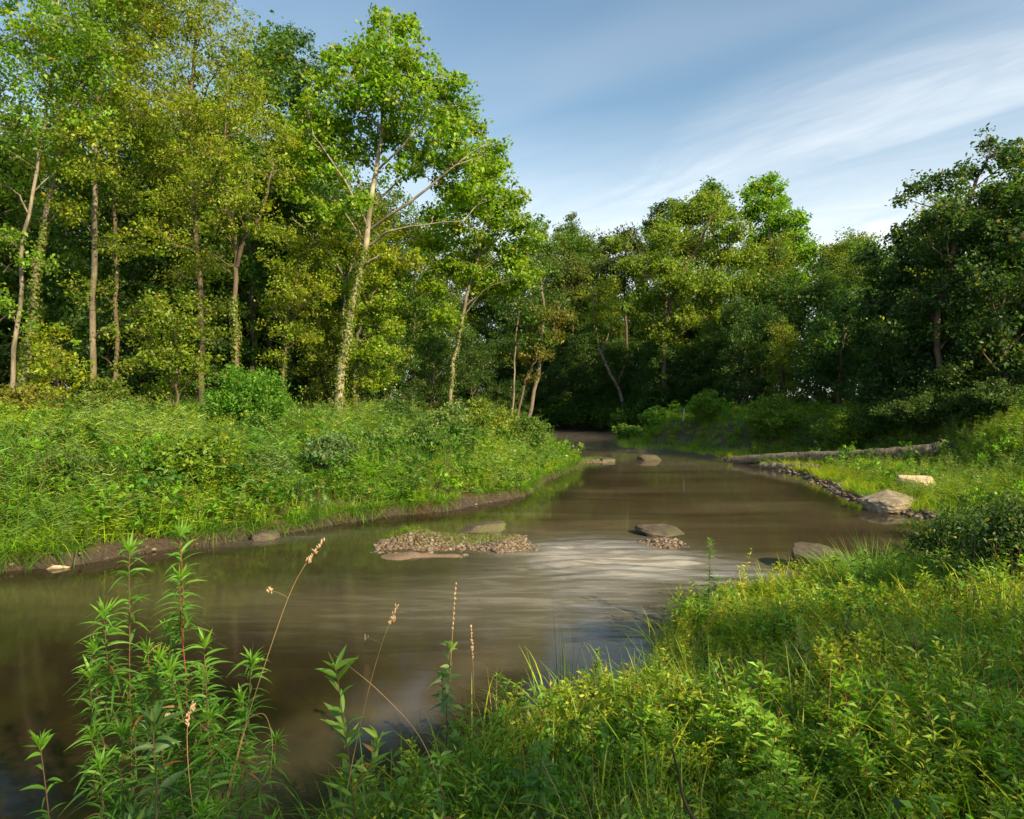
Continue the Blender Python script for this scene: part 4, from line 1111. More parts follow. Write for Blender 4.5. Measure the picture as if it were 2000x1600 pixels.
# --- filler trees of the woods: a few kinds, copied
def template(kind, seed):
    r = np.random.default_rng(seed)
    if kind == 'tall':        # 18 m
        H_ = 18.0; T = [(0, 0, -0.2), (0.2, 0.1, 5), (r.normal(0, .4), r.normal(0, .4), 10), (r.normal(0, .6), r.normal(0, .6), 15), (0, 0, 17.5)]
        L = []
        for i in range(24):
            z = 5.0 + 12.5 * (i / 23.0); a = i * 2.4; R_ = 3.4 * math.sin(min(1, (z - 3) / 6.5) * 1.57) * (1 - max(0, (z - 12.5) / 6.5) ** 1.5 * 0.85)
            q = r.uniform(0.35, 1.0); rr = r.uniform(0.9, 1.5)
            L.append(((math.cos(a) * R_ * q, math.sin(a) * R_ * q, z), (rr, rr, rr * 0.8)))
        return T, L, 0.15, 0.04
    if kind == 'under':      # 7 m, leafy to the ground
        T = [(0, 0, -0.2), (0.1, 0.1, 2), (0.2, -0.1, 4), (0, 0, 6.2)]; L = []
        for i in range(24):
            z = 0.5 + 6.1 * (i / 23.0); a = i * 2.4; R_ = 2.2 * (1 - ((z - 2.8) / 4.6) ** 2); q = r.uniform(0.4, 1.0); rr = r.uniform(0.65, 1.05)
            L.append(((math.cos(a) * R_ * q, math.sin(a) * R_ * q, z), (rr, rr, rr * 0.75)))
        return T, L, 0.09, 0.03
    T = [(0, 0, -0.2), (0.2, 0.1, 3), (r.normal(0, .3), r.normal(0, .3), 6), (0, 0, 10.5)]; L = []
    for i in range(20):      # 12 m
        z = 2.0 + 9.3 * (i / 19.0); a = i * 2.4; R_ = 3.0 * math.sqrt(max(0.05, 1 - ((z - 6.3) / 5.6) ** 2)); q = r.uniform(0.4, 1.0); rr = r.uniform(0.85, 1.35)
        L.append(((math.cos(a) * R_ * q, math.sin(a) * R_ * q, z), (rr, rr, rr * 0.8)))
    return T, L, 0.10, 0.03


FILL = {}
TMP = []
for kind, n in (('tall', 4), ('mid', 3), ('under', 3)):
    FILL[kind] = []
    for i in range(n):
        T, L, a, b_ = template(kind, 70 + i)
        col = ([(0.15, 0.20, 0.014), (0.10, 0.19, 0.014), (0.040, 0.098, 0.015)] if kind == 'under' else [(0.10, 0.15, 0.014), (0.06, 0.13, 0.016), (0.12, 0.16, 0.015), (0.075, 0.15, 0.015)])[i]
        o = make_tree({'tall': 'woodland_tree', 'mid': 'woodland_tree', 'under': 'understory_tree'}[kind], 'x', (0, 0, 0), T, a, b_, L, seed=80 + i, col=col, k={'tall': 8, 'mid': 9, 'under': 12}[kind],
                      leaf={'tall': 0.17, 'mid': 0.15, 'under': 0.12}[kind], nleaf=34, cr={'tall': 0.6, 'mid': 0.5, 'under': 0.4}[kind], twig=kind != 'tall', bark=M_BARKG if i % 2 else M_BARK)
        FILL[kind].append(o); TMP.append(o)
HT = {'tall': 18.3, 'mid': 12.0, 'under': 7.0}

SIL = np.array([(-600, -300), (0, -250), (380, -120), (430, -20), (500, 160), (560, 260), (640, 330), (800, 430), (900, 450), (1000, 480), (1060, 475), (1150, 505), (1200, 480), (1260, 450), (1450, 420), (1570, 500), (1700, 515), (1760, 480), (1900, 400), (2100, 300), (3000, 150)], float)


LM_PTS = [(-80, 'left of the picture edge'), (25, 'the leftmost slender trunk'), (75, 'the ivy wrapped edge tree'), (180, 'the straight grey trunk'), (225, 'the thin spotted trunk'), (345, 'the small tree beside the twisted trunk'),
          (462, 'the twisted trunk tree'), (555, 'the small olive leaved tree'), (640, 'the tall leaning sycamore'), (720, 'the bushy vine hung tree'), (890, 'the ivied leaning tree'), (1000, 'the thin pale sapling'),
          (1116, 'the pointed treetop'), (1222, 'the bare leaning trunk'), (1370, 'the broad olive tree'), (1520, 'the stepped bright sycamore'), (1640, 'the hazy rounded tree'), (1720, 'the thicket of the right grove'), (1840, 'the feathery topped grove tree'), (1960, 'the right edge tree'), (2100, 'right of the picture edge')]
KCOL = {'under': ['yellow green', 'bright green', 'dark green'], 'mid': ['olive green', 'dark green', 'yellow olive'], 'tall': ['olive green', 'dark green', 'yellow olive', 'fresh green']}


def put(kind, x, y, h, r, label, group, used=set()):
    ki = r.integers(0, len(FILL[kind]))
    if kind != 'tall' and (('left' not in label and (y > 45 or r.random() < 0.6)) or ('left' in label and y > 33.5 and r.random() < 0.8)): ki = 2 if kind == 'under' else 1  # deeper rows get dark leaves, woodland shade painted by colour
    src = FILL[kind][ki]
    if 'outside' not in label:
        px = 1000 + FPX * x / max(y, 1); near = min(LM_PTS, key=lambda q: abs(q[0] - px))[1]
        dw = 'beside or just behind ' if y < 37 else 'further back behind ' if y < 52 else 'far back behind ' if y < 68 else 'at the very back behind '
        if 'picture edge' in near: dw = {'b': 'in the front rows ', 'f': 'in the back rows '}[dw[0] if dw[0] in 'bf' else 'f']
        label = {'under': 'low bushy ', 'mid': 'mid height ', 'tall': 'tall '}[kind] + KCOL[kind][ki] + ' tree ' + dw + near
        group = label.replace(' tree ', ' trees ')
    if src.name not in used:
        o = src; used.add(src.name)
        if o in TMP: TMP.remove(o)
    else:
        o = copy_tree(src)
    s = h / HT[kind]
    o.location = (float(x), float(y), gz(x, y)); o.rotation_euler = (0, 0, float(r.uniform(0, 6.28)))
    o.scale = (s * r.uniform(0.85, 1.15), s * r.uniform(0.85, 1.15), s)
    tag(o, label, 'tree', group)
    return o


def cap(x, y, want):
    px = 1000 + FPX * x / y if y > 2 else (3000 if x > 0 else -600)
    return float(min(want, EYE + (HZ - np.interp(px, SIL[:, 0], SIL[:, 1])) / FPX * max(y, 2)))


r = np.random.default_rng(99)
EDGE_L = np.array([(-60, 20), (-40, 26), (-24, 30.5), (-14, 33), (-8, 35.5), (-3, 40), (-0.6, 46), (-1.5, 53), (-8, 58), (-16, 62)], float)
EDGE_R = np.array([(-8, 80), (2, 70.5), (9, 66), (12.5, 61), (14.5, 54), (17.5, 44), (19, 34), (20.0, 27), (21, 22)], float)


def walk(line, step, off, r):
    """points every step metres along the line pushed off metres to its left"""
    out = []
    for a, b_ in zip(line[:-1], line[1:]):
        d = b_ - a; L_ = np.hypot(*d); t_ = d / L_; nrm = np.array([-t_[1], t_[0]])
        for k in range(max(1, int(L_ / step))):
            p = a + t_ * (k + r.random()) * L_ / max(1, int(L_ / step)) + nrm * (off + r.normal(0, 1.0))
            out.append(p)
    return out


def clear(x, y, m=1.2):
    z, s, w = terrain(np.array([x]), np.array([y]))
    return s[0] > m


for off, step, kinds, hh in ((0.6, 4.6, ['under'], (3.5, 6.5)), (4.0, 4.2, ['mid', 'under'], (6, 12)), (8.0, 5.0, ['tall', 'mid'], (13, 20)), (13, 5.0, ['tall', 'mid'], (14, 22)), (19, 6.5, ['tall'], (17, 23)), (27, 8, ['tall', 'mid'], (15, 25)), (15, 3.0, ['under'], (6, 9)), (23, 3.5, ['under', 'mid'], (8, 12)), (32, 4, ['mid', 'tall'], (12, 18))):
    for p in walk(EDGE_L, step, off, r):
        if p[1] < 14 or not clear(*p): continue
        if abs(p[0]) > 0.86 * p[1] + 7: continue
        kd = kinds[r.integers(0, len(kinds))]
        h = cap(p[0], p[1], r.uniform(*hh))
        if h < 3: continue
        pxx = 1000 + FPX * p[0] / p[1]
        if p[1] < 34.5 and (590 < pxx < 725 or 425 < pxx < 495 or pxx < 70): continue
        put(kd, p[0], p[1], h, r, {'under': 'low leafy tree under the edge of the left wood', 'mid': 'middle sized tree in the shade of the left wood', 'tall': 'tall tree deep in the left wood behind the sunlit edge'}[kd],
            {'under': 'low trees under the edge of the left wood', 'mid': 'middle sized trees shaded in the left wood', 'tall': 'tall trees deep in the left wood'}[kd])
for off, step, kinds, hh in ((0.0, 2.3, ['under'], (4.0, 6.5)), (2.2, 2.8, ['under', 'mid'], (5.5, 8.5)), (5.0, 3.6, ['mid', 'under'], (7, 11)), (9.0, 4.5, ['mid', 'tall'], (9, 15)), (14, 5, ['tall', 'mid'], (11, 18)), (20, 7, ['tall', 'mid'], (13, 20))):
    for p in walk(EDGE_R, step, off, r):
        if p[1] < 21 or not clear(*p): continue
        if abs(p[0]) > 0.86 * p[1] + 22 or (p[1] < 24 and p[0] > 26): continue
        kd = kinds[r.integers(0, len(kinds))]
        far = p[1] > 52
        h = cap(p[0], p[1], r.uniform(*hh)) if abs(p[0]) < 0.8 * p[1] else r.uniform(8, 11)
        if h < 3: continue
        where = 'centre wood beyond the end of the creek' if far else 'dark right grove'
        put(kd, p[0], p[1], h, r, {'under': 'low leafy tree at the foot of the ', 'mid': 'middle sized tree within the ', 'tall': 'tall tree at the back of the '}[kd] + where,
            {'under': 'low trees of the ', 'mid': 'middle trees of the ', 'tall': 'tall trees of the '}[kd] + where)
# closing trees beyond the bend of the creek
for i in range(54):
    x = -20 + i * 0.85 + r.normal(0, 0.6); y = (68 if i % 3 == 2 else 75) + r.uniform(0, 14)
    if not clear(x, y, 0.8): continue
    kd = ['tall', 'mid', 'under'][i % 3]
    put(kd, x, y, cap(x, y, {'tall': 21, 'mid': 14, 'under': 8}[kd]), r, 'shaded tree beyond the far bend of the creek', 'trees beyond the far bend')
# unseen trees added at the right to shade the near bank and the grove
for x, y, h in ((33, 12, 12), (36, 17, 12), (35, 8, 11), (8.5, -6.0, 8.0), (12.5, -5.2, 8.0), (17, -3.5, 8.5)):
    put('mid', x, y, h, r, 'tree of the right grove beside the near bank, just outside the picture', 'added shade trees outside the view')
for o in TMP:
    for ch in list(o.children): bpy.data.objects.remove(ch)
    bpy.data.objects.remove(o)

# ------------------------------------------------------------------ shrubs on the banks
def shrub(name, label, px, py_base, d, wpx, hpx, seed, col=GG, leaf=0.09, dens=1.0, group=None, mat=None, dark=0):
    r = np.random.default_rng(seed)
    x = (px - 1000) / FPX * d; g = gz(x, d)
    Wm, Hm = wpx / FPX * d, hpx / FPX * d
    root = empty(name, (x, d, g), label, 'shrub', group)
    sb, fb = MB(), MB()
    ns = int(14 + 9 * Wm)
    for i in range(ns):
        a = r.uniform(0, 6.28); q = math.sqrt(r.random()); tip = np.array([math.cos(a) * q * Wm * 0.5, math.sin(a) * q * Wm * 0.5, Hm * (1 - 0.55 * q * q) * r.uniform(0.75, 1.08)])
        ax = smoothline([(r.normal(0, .05), r.normal(0, .05), -0.05), tip * [0.35, 0.35, 0.5], tip], 8, 0.01, r)
        V, F = tube(ax, np.linspace(0.014, 0.004, 8), 3); sb.add(V, F, (0.1, 0.07, 0.04))
        nb = int((26 + 22 * Hm) * dens); t = r.uniform(0.15, 1, nb); j = t * 6.99; k = j.astype(int); f = (j - k)[:, None]
        C = ax[k] * (1 - f) + ax[k + 1] * f + r.normal(0, 0.10 + 0.03 * Hm, (nb, 3)) * [1, 1, 0.6]
        C[:, 2] = np.maximum(C[:, 2], 0.05)
        foliage(fb, C, 0.13 + 0.04 * Hm, 14, leaf, col, r, flat=0.6, up=0.7, aspect=0.5)
    sb.build('stems', M_BARK, root); fb.build('foliage', mat or M_GRASS, root)
    return root


SH = [
    ('big round leafy shrub in the middle of the left meadow, with deep shade under it', 485, 20.5, 175, 150, (0.075, 0.19, 0.014), .10),
    ('low bright shrub at the water side foot of the big round shrub', 500, 17.5, 90, 90, (0.08, 0.17, 0.025), .10),
    ('yellow green arching shrub at the tip of the left bank', 945, 25.5, 150, 95, (0.13, 0.19, 0.02), .11),
    ('thin leaved young shrub on the slope below the arching shrub', 1035, 25.0, 60, 75, (0.08, 0.15, 0.02), .09),
    ('slim pale leaved sapling standing above the left meadow skyline', 880, 24.5, 50, 95, (0.12, 0.19, 0.05), .11),
    ('grey green broad leaved shrub at the edge of the left bank', 640, 15.8, 110, 95, (0.09, 0.16, 0.06), .09),
    ('low grey green bush left of the broad leaved shrub at the bank edge', 525, 14.5, 90, 70, (0.08, 0.145, 0.055), .08),
    ('vine leaved bush with yellowing leaves low at the far left bank', 130, 12.2, 150, 110, (0.08, 0.14, 0.03), .075),
    ('sunlit leafy shrub at the left edge of the meadow under the wood', 40, 23, 150, 105, (0.14, 0.15, 0.02), .11),
    ('golden green shrub at the wood edge below the spotted trunk', 215, 26, 130, 100, (0.10, 0.15, 0.02), .13),
    ('bright weedy shrub below the twisted trunk', 530, 26, 110, 75, (0.10, 0.18, 0.02), .11),
    ('rounded shrub in the right part of the left meadow', 830, 19.5, 110, 80, (0.075, 0.15, 0.03), .09),
    ('pale green mound of leaves before the sycamore', 700, 19.5, 100, 55, (0.10, 0.18, 0.05), .09),
    ('shaded shrub at the meadow edge left of the point', 770, 29, 100, 60, (0.05, 0.11, 0.02), .11),
]
for i, (lab, px, d, w, h, col, lf) in enumerate(SH):
    shrub('shrub', lab, px, 0, d, w, h, 300 + i, col, lf)
rb = np.random.default_rng(640)
cnt = 0
while cnt < 26:
    d = rb.uniform(13, 30); px = rb.uniform(0, 960); x = (px - 1000) / FPX * d
    z_, s_, w_ = terrain(np.array([x]), np.array([d]))
    if s_[0] < 0.6 or w_[0, 0] < 0.6 or abs(px - 584) < 30 and d < 25: continue
    c_b = [(0.08, 0.19, 0.015), (0.13, 0.22, 0.015), (0.10, 0.19, 0.05), (0.06, 0.15, 0.02)][cnt % 4]
    kind_ = ['bright green', 'yellow green', 'grey green', 'dark green'][cnt % 4]
    shrub('bush', 'low ' + kind_ + ' bush growing in the tall grass of the left bank', px, 0, d, rb.uniform(0.8, 1.8) / d * FPX, rb.uniform(0.7, 1.35) / d * FPX, 700 + cnt, c_b, rb.uniform(0.07, 0.12), 0.8, 'low ' + kind_ + ' bushes of the left bank')
    cnt += 1
SR = [
    ('small bush at the far end of the right bank nearest the mist', 1222, 44, 55, 32, (0.08, 0.18, 0.02), .12),
    ('bright young bush left of the white stake on the right bank', 1280, 40, 70, 40, (0.12, 0.24, 0.02), .12),
    ('upright bushy sapling just right of the white stake', 1380, 36, 70, 60, (0.11, 0.21, 0.02), .11),
    ('loose willowy bush in the middle of the right bank', 1505, 31, 120, 80, (0.11, 0.20, 0.02), .10),
    ('yellow green pointed bush right of the willowy bush', 1640, 28, 120, 90, (0.13, 0.21, 0.02), .10),
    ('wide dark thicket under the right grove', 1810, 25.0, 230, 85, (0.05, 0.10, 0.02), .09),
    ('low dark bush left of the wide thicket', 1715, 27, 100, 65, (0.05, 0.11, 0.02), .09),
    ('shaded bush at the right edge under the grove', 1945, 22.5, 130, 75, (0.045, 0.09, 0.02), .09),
]
for i, (lab, px, d, w, h, col, lf) in enumerate(SR):
    shrub('shrub', lab, px, 0, d, w, h, 340 + i, col, lf)
SN = [
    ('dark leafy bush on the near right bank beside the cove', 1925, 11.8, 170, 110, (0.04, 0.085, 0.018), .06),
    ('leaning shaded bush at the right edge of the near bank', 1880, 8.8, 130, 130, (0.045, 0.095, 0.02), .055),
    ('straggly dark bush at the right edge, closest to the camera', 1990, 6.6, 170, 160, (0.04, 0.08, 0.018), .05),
]
for i, (lab, px, d, w, h, col, lf) in enumerate(SN):
    shrub('shrub', lab, px, 0, d, w, h, 370 + i, col, lf, 1.3)

# ------------------------------------------------------------------ logs
def log(name, label, pts, ra, rb, seed, mat=M_DRIFT, roots=False, rough=0.12):
    r = np.random.default_rng(seed)
    ln = smoothline(pts, 60, 0.006, r)
    V, F = tube(ln, np.linspace(ra, rb, 60), 18)
    ax = np.repeat(ln, 18, axis=0)
    d = (vnoise(V, 5, 3) - 0.5) * 2 * rough + (vnoise(V * [0.6, 0.6, 3], 9, 2) - 0.5) * rough
    V = ax + (V - ax) * (1 + d[:, None] * 1.8)
    b = MB().add(V, F, (0.2, 0.16, 0.12))
    for e, rr, sg in ((ln[0], ra, -1), (ln[-1], rb, 1)):      # closed ends
        T = unit(ln[1] - ln[0]) * sg if sg < 0 else unit(ln[-1] - ln[-2])
        i0 = 0 if sg < 0 else 59 * 18
        n0 = len(V); ring = V[i0:i0 + 18]; c = ring.mean(0)
        inner = c + (ring - c) * 0.15 + T * rr * 0.12 * sg * 0
        VV = np.concatenate([ring, inner, [c]]); k = np.arange(18); k2 = (k + 1) % 18
        FF = np.stack([k, k2, 18 + k2, 18 + k], 1); FC = np.stack([18 + k[::2], 18 + (k[::2] + 1) % 18, 18 + (k[::2] + 2) % 18, np.full(9, 36)], 1)
        b.add(VV, np.concatenate([FF, FC]), (0.2, 0.16, 0.12))
    base = ln[0]
    o = b.build(name, mat, origin=base, smooth=True); o.location = tuple(base)
    tag(o, label, 'log')
    if roots:
        rb_ = MB()
        for i in range(26):
            a = r.uniform(0, 6.28); e = ln[-1]; q = e + np.array([r.uniform(-.2, .8), math.cos(a) * r.uniform(.2, .55), math.sin(a) * r.uniform(.15, .45)])
            V, F = tube(smoothline([e + r.normal(0, .08, 3), (e + q) / 2 + r.normal(0, .08, 3), q], 6), np.linspace(.045, .008, 6), 4); rb_.add(V, F, (0.2, 0.16, 0.12))
        rb_.build('roots', mat, o, base)
    return o


a = pz(1440, 905); 
log('fallen_log', 'long grey fallen log lying across the low right bank into the water', [(a[0] - .1, 28.4, 0.14), (11.3, 26.4, 0.42), (13.0, 24.2, 0.66), (14.2, 22.8, 0.90), (14.5, 22.5, 0.95)], 0.16, 0.27, 3, roots=True)
log('half_sunk_log', 'shorter half sunk log against the waterside end of the long log', [(9.8, 26.2, 0.06), (10.5, 25.3, 0.10), (11.2, 24.3, 0.16)], 0.16, 0.18, 4)

# ------------------------------------------------------------------ survey stakes
m, t = material('white_paint'); M_WHITE = m
tc = t.n('ShaderNodeTexCoord')
pr = t.n('ShaderNodeBsdfPrincipled', {'Base Color': t.ramp(t.noise(tc.outputs['Object'], 20, 4, 0.6), [(0.3, (0.55, 0.52, 0.46)), (0.7, (0.75, 0.73, 0.68))]), 'Roughness': 0.6})
t.n('ShaderNodeOutputMaterial', {0: pr.outputs[0]})
m, t = material('red_paint'); M_RED = m
tc = t.n('ShaderNodeTexCoord')
pr = t.n('ShaderNodeBsdfPrincipled', {'Base Color': t.ramp(t.noise(tc.outputs['Object'], 20, 4, 0.6), [(0.3, (0.45, 0.08, 0.06)), (0.7, (0.62, 0.14, 0.10))]), 'Roughness': 0.6})
t.n('ShaderNodeOutputMaterial', {0: pr.outputs[0]})


def stake(label, px, d, top_py, lean, red=False, w=0.02):
    x = (px - 1000) / FPX * d; g = gz(x, d); top = EYE - (top_py - HZ) / FPX * d; h = top - g
    root = empty('survey_stake', (x, d, g), label, 'stake')
    hr = h * 0.72 if red else h
    V, F = tube(np.array([(0, 0, -0.1), (lean * hr, 0, hr)]), w, 4)
    b = MB().add(V, F, (1, 1, 1)); b.add([(lean * hr - w, 0, hr), (lean * hr, -w, hr), (lean * hr + w, 0, hr), (lean * hr, w, hr)], [[0, 1, 2, 3]], (1, 1, 1)); b.build('post', M_WHITE, root)
    if red:
        V, F = tube(np.array([(lean * hr, 0, hr), (lean * h * .97, 0, h * .96), (lean * h, 0, h)]), [w * 1.02, w, w * 0.3], 4); MB().add(V, F, (1, 1, 1)).build('painted_tip', M_RED, root)


stake('thin white stake in the left meadow between the big shrub and the sycamore', 584, 24, 800, 0.0)
stake('thin white leaning stake on the far end of the right bank', 1334, 37, 797, 0.12, w=0.035)
stake('white stake with red painted tip at the right edge of the photo', 1991, 22.0, 784, -0.03, True, 0.025)

# ------------------------------------------------------------------ foreground plants
def leafy_weed(name, label, px, top_py, d, seed, base_px=None, nl=70, L=0.11, w=0.02, branches=6, col=(0.075, 0.19, 0.018), stem=(0.10, 0.05, 0.03), cat='weed', spread=0.5, tipn=18, zbase=None, up=0.45, droop=0.7, bstart=0.2):
    """upright stem with curved lance leaves, side shoots ending in leaf tufts"""
    r = np.random.default_rng(seed)
    top = pd(px, top_py, d); bx = top[0] if base_px is None else (base_px - 1000) / FPX * d
    g = gz(bx, d) if zbase is None else zbase
    base = np.array([bx, d, max(g, 0.0) if zbase is None else zbase])
    root = empty(name, base, label, cat)
    H_ = top[2] - base[2]
    sb, lb = MB(), MB()
    axes = [(smoothline([base - [0, 0, 0.05], base * .6 + top * .4 + r.normal(0, .015, 3), top], 16, 0.003, r), 1.0)]
    for i in range(branches):
        t0 = bstart + (0.82 - bstart) * (i + r.random()) / branches; s0 = axes[0][0][int(t0 * 15)]; a = i * 2.4 + r.normal(0, 0.4)
        l = H_ * (0.36 - 0.22 * t0) * r.uniform(0.7, 1.25); e = s0 + np.array([math.cos(a) * l * spread, math.sin(a) * l * spread, l])
        axes.append((smoothline([s0, s0 * .5 + e * .5 + [math.cos(a) * l * .12, math.sin(a) * l * .12, -l * .06], e], 8, 0.002, r), 0.55))
    for i, (ax, q) in enumerate(axes):
        n = len(ax)
        V, F = tube(ax, np.linspace(0.0055, 0.0018, n) * (1 if i == 0 else 0.6), 5); sb.add(V, F, stem)
        nn = int(nl * 2.0); m_ = nn if i == 0 else int(nn * 0.40)
        t = np.sort(r.uniform(0.06, 1, m_)) ** 0.8; j = t * (n - 1.001); k = j.astype(int); f = (j - k)[:, None]
        P = ax[k] * (1 - f) + ax[k + 1] * f; a = np.arange(m_) * 2.4 + r.normal(0, 0.35, m_)
        D = np.stack([np.cos(a), np.sin(a), up + 0.5 * t ** 2 + r.normal(0, 0.15, m_)], 1)
        Ls = L * 1.15 * (1.0 - 0.35 * t) * r.uniform(0.65, 1.2, m_) * (1 if i == 0 else 0.75)
        V, F, kk = strips(P, D, Ls, Ls * w / L * r.uniform(0.7, 1.3, m_), droop * r.uniform(0.4, 1.4, m_), 5, 'leaf', 0.4, r)
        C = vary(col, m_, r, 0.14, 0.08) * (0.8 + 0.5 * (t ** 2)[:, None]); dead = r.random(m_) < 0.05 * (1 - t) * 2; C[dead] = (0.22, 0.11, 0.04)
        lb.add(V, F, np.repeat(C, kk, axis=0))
        a = np.arange(tipn) * 2.4; D = np.stack([np.cos(a) * .6, np.sin(a) * .6, 0.7 + 0.06 * np.arange(tipn)], 1)      # leaf tuft at the tip
        Ls = L * 0.75 * r.uniform(0.5, 1.1, tipn) * (1 if i == 0 else 0.85)
        V, F, kk = strips(np.repeat(ax[-1][None], tipn, 0) - np.array([0, 0, 1]) * r.uniform(0, 0.03, (tipn, 1)), D, Ls, Ls * w / L, 0.35 * r.uniform(0, 1.2, tipn), 5, 'leaf', 0.4, r)
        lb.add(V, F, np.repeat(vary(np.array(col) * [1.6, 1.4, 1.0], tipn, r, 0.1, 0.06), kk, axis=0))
    sb.build('stem', M_STEM, root, base); lb.build('leaves', M_NEAR, root, base)
    return root


m, t = material('plant_stem'); M_STEM = m
at = t.n('ShaderNodeAttribute', attribute_name='col')
pr = t.n('ShaderNodeBsdfPrincipled', {'Base Color': at.outputs['Color'], 'Roughness': 0.6})
t.n('ShaderNodeOutputMaterial', {0: pr.outputs[0]})

leafy_weed('goldenrod', 'tall goldenrod left of its taller neighbour, with the thickest dark stem', 252, 1075, 2.75, 401, 275, nl=85, L=0.145, w=0.0155, branches=11, spread=0.34)
leafy_weed('goldenrod', 'tallest goldenrod plant with its tip over the left bank edge', 352, 1045, 2.95, 402, 388, nl=85, L=0.14, w=0.0155, branches=11, spread=0.34, stem=(0.20, 0.03, 0.03))
leafy_weed('goldenrod', 'shorter goldenrod with red stem at the right of the goldenrod group', 398, 1255, 2.65, 403, 420, nl=90, L=0.13, w=0.015, branches=5, spread=0.5)
leafy_weed('goldenrod', 'rightmost goldenrod plant leaning to the right', 492, 1290, 2.75, 404, 440, nl=90, L=0.12, w=0.015, branches=5, spread=0.5)
leafy_weed('goldenrod', 'small goldenrod alone in the bottom left corner', 78, 1452, 2.5, 405, 130, nl=30, L=0.11, w=0.02, branches=2, spread=0.5)
leafy_weed('goldenrod', 'low broad leaved goldenrod at the bottom edge between the tall stems', 300, 1420, 2.35, 406, 300, nl=36, L=0.16, w=0.035, branches=3, spread=0.6, col=(0.045, 0.105, 0.03))
leafy_weed('bamboo_grass', 'broad bladed grass shoot at the left tip of the near bank', 655, 1300, 3.6, 407, 700, nl=20, L=0.20, w=0.036, branches=1, spread=0.5, tipn=5, col=(0.11, 0.22, 0.03), up=0.9, droop=0.25)
leafy_weed('milkweed_plant', 'pale broad leaved plant rising above the near grass in the centre', 880, 1262, 4.2, 408, 872, nl=20, L=0.12, w=0.045, branches=2, spread=0.3, tipn=7, col=(0.11, 0.20, 0.07), droop=0.7)
leafy_weed('smartweed_plant', 'slender upright weed rising over the water at the tip of the yellow grass', 1387, 1055, 7.3, 409, 1385, nl=40, L=0.10, w=0.016, branches=4, spread=0.9, tipn=6, col=(0.08, 0.17, 0.03), bstart=0.1)
leafy_weed('smartweed_plant', 'dark leaved weed with several shoots left of the rush clump', 975, 1320, 4.3, 410, 985, nl=34, L=0.07, w=0.018, branches=4, spread=0.5, tipn=6)
leafy_weed('smartweed_plant', 'small weed with red tinged tip beside the rush clump', 1020, 1330, 4.5, 411, 1015, nl=24, L=0.06, w=0.018, branches=2, spread=0.4, tipn=5, stem=(0.2, 0.06, 0.03))
leafy_weed('smartweed_plant', 'broad leaved weed below the rush clump in the near grass', 1060, 1455, 3.3, 412, 1055, nl=30, L=0.12, w=0.03, branches=3, spread=0.6, tipn=6, col=(0.09, 0.19, 0.03))
leafy_weed('smartweed_plant', 'leafy weed at the bottom of the photo left of the dark stick', 860, 1480, 2.9, 413, 850, nl=30, L=0.09, w=0.03, branches=3, spread=0.6, tipn=6, col=(0.085, 0.18, 0.03))
leafy_weed('smartweed_plant', 'upright pale green weed at the shore left of the yellow grass', 1168, 1270, 5.6, 414, 1165, nl=30, L=0.07, w=0.015, branches=3, spread=0.4, tipn=6, col=(0.09, 0.18, 0.03))
for i, (px, py, d, lab) in enumerate(((1560, 1215, 4.6, 'feathery dog fennel left of the other two on the near bank'), (1660, 1190, 4.9, 'tallest feathery dog fennel on the near bank'), (1790, 1215, 4.3, 'rightmost feathery dog fennel on the near bank'))):
    leafy_weed('dog_fennel', lab, px, py, d, 430 + i, px - 20, nl=150, L=0.07, w=0.004, branches=12, spread=0.8, tipn=8, col=(0.055, 0.125, 0.025), up=0.8, droop=0.1, bstart=0.05)


def stalk(name, label, pts, d, seed, head='panicle', col=DRY, rad=0.0017, cat='grass stalk'):
    """dry stalk through photo points at depth d with a seed head"""
    r = np.random.default_rng(seed)
    P = [pd(px, py, d + dd) for px, py, dd in pts]
    base = np.array([P[0][0], P[0][1], P[0][2]])
    root = empty(name, base, label, cat)
    ln = smoothline(P, 24); b = MB(); V, F = tube(ln, np.linspace(rad, rad * 0.45, 24), 5); b.add(V, F, col)
    hb = MB(); seeds = []
    if head == 'panicle':
        T = unit(ln[-1] - ln[-4])
        for i in range(16):
            seeds.append(ln[-1] - T * 0.006 * i + r.normal(0, 0.004, 3))
        for s_ in (0.86, 0.72):
            a = ln[int(s_ * 23)]; e = a + np.array([-0.07 if s_ < .8 else 0.02, 0, 0.03]) * r.uniform(0.8, 1.2)
            V, F = tube(np.array([a, (a + e) / 2 + [0, 0, .005], e]), rad * 0.4, 3); b.add(V, F, col)
            for i in range(8): seeds.append(e + r.normal(0, 0.006, 3))
    elif head == 'spike':
        for i in range(40):
            seeds.append(ln[-1 - (i % 10)] + r.normal(0, 0.002, 3))
    b.build('stalk', M_STEM, root, base)
    for part_ in ([seeds[:16], seeds[16:24], seeds[24:]] if head == 'panicle' else [seeds] if seeds else []):
        hb = MB(); S_ = np.array(part_); V = PEBV[None] * np.array([0.0035, 0.0035, 0.008]) * r.uniform(0.7, 1.3, (len(S_), 1, 1)); V[..., 0] += V[..., 2] * r.normal(0, .4, (len(S_), 1)); V = V + S_[:, None]
        F = (np.arange(len(S_))[:, None, None] * len(PEBV) + PEBF[None]).reshape(-1, 4)
        hb.add(V, F, (0.36, 0.25, 0.16)); hb.build('seed_head', M_STEM, root, base)
    return root


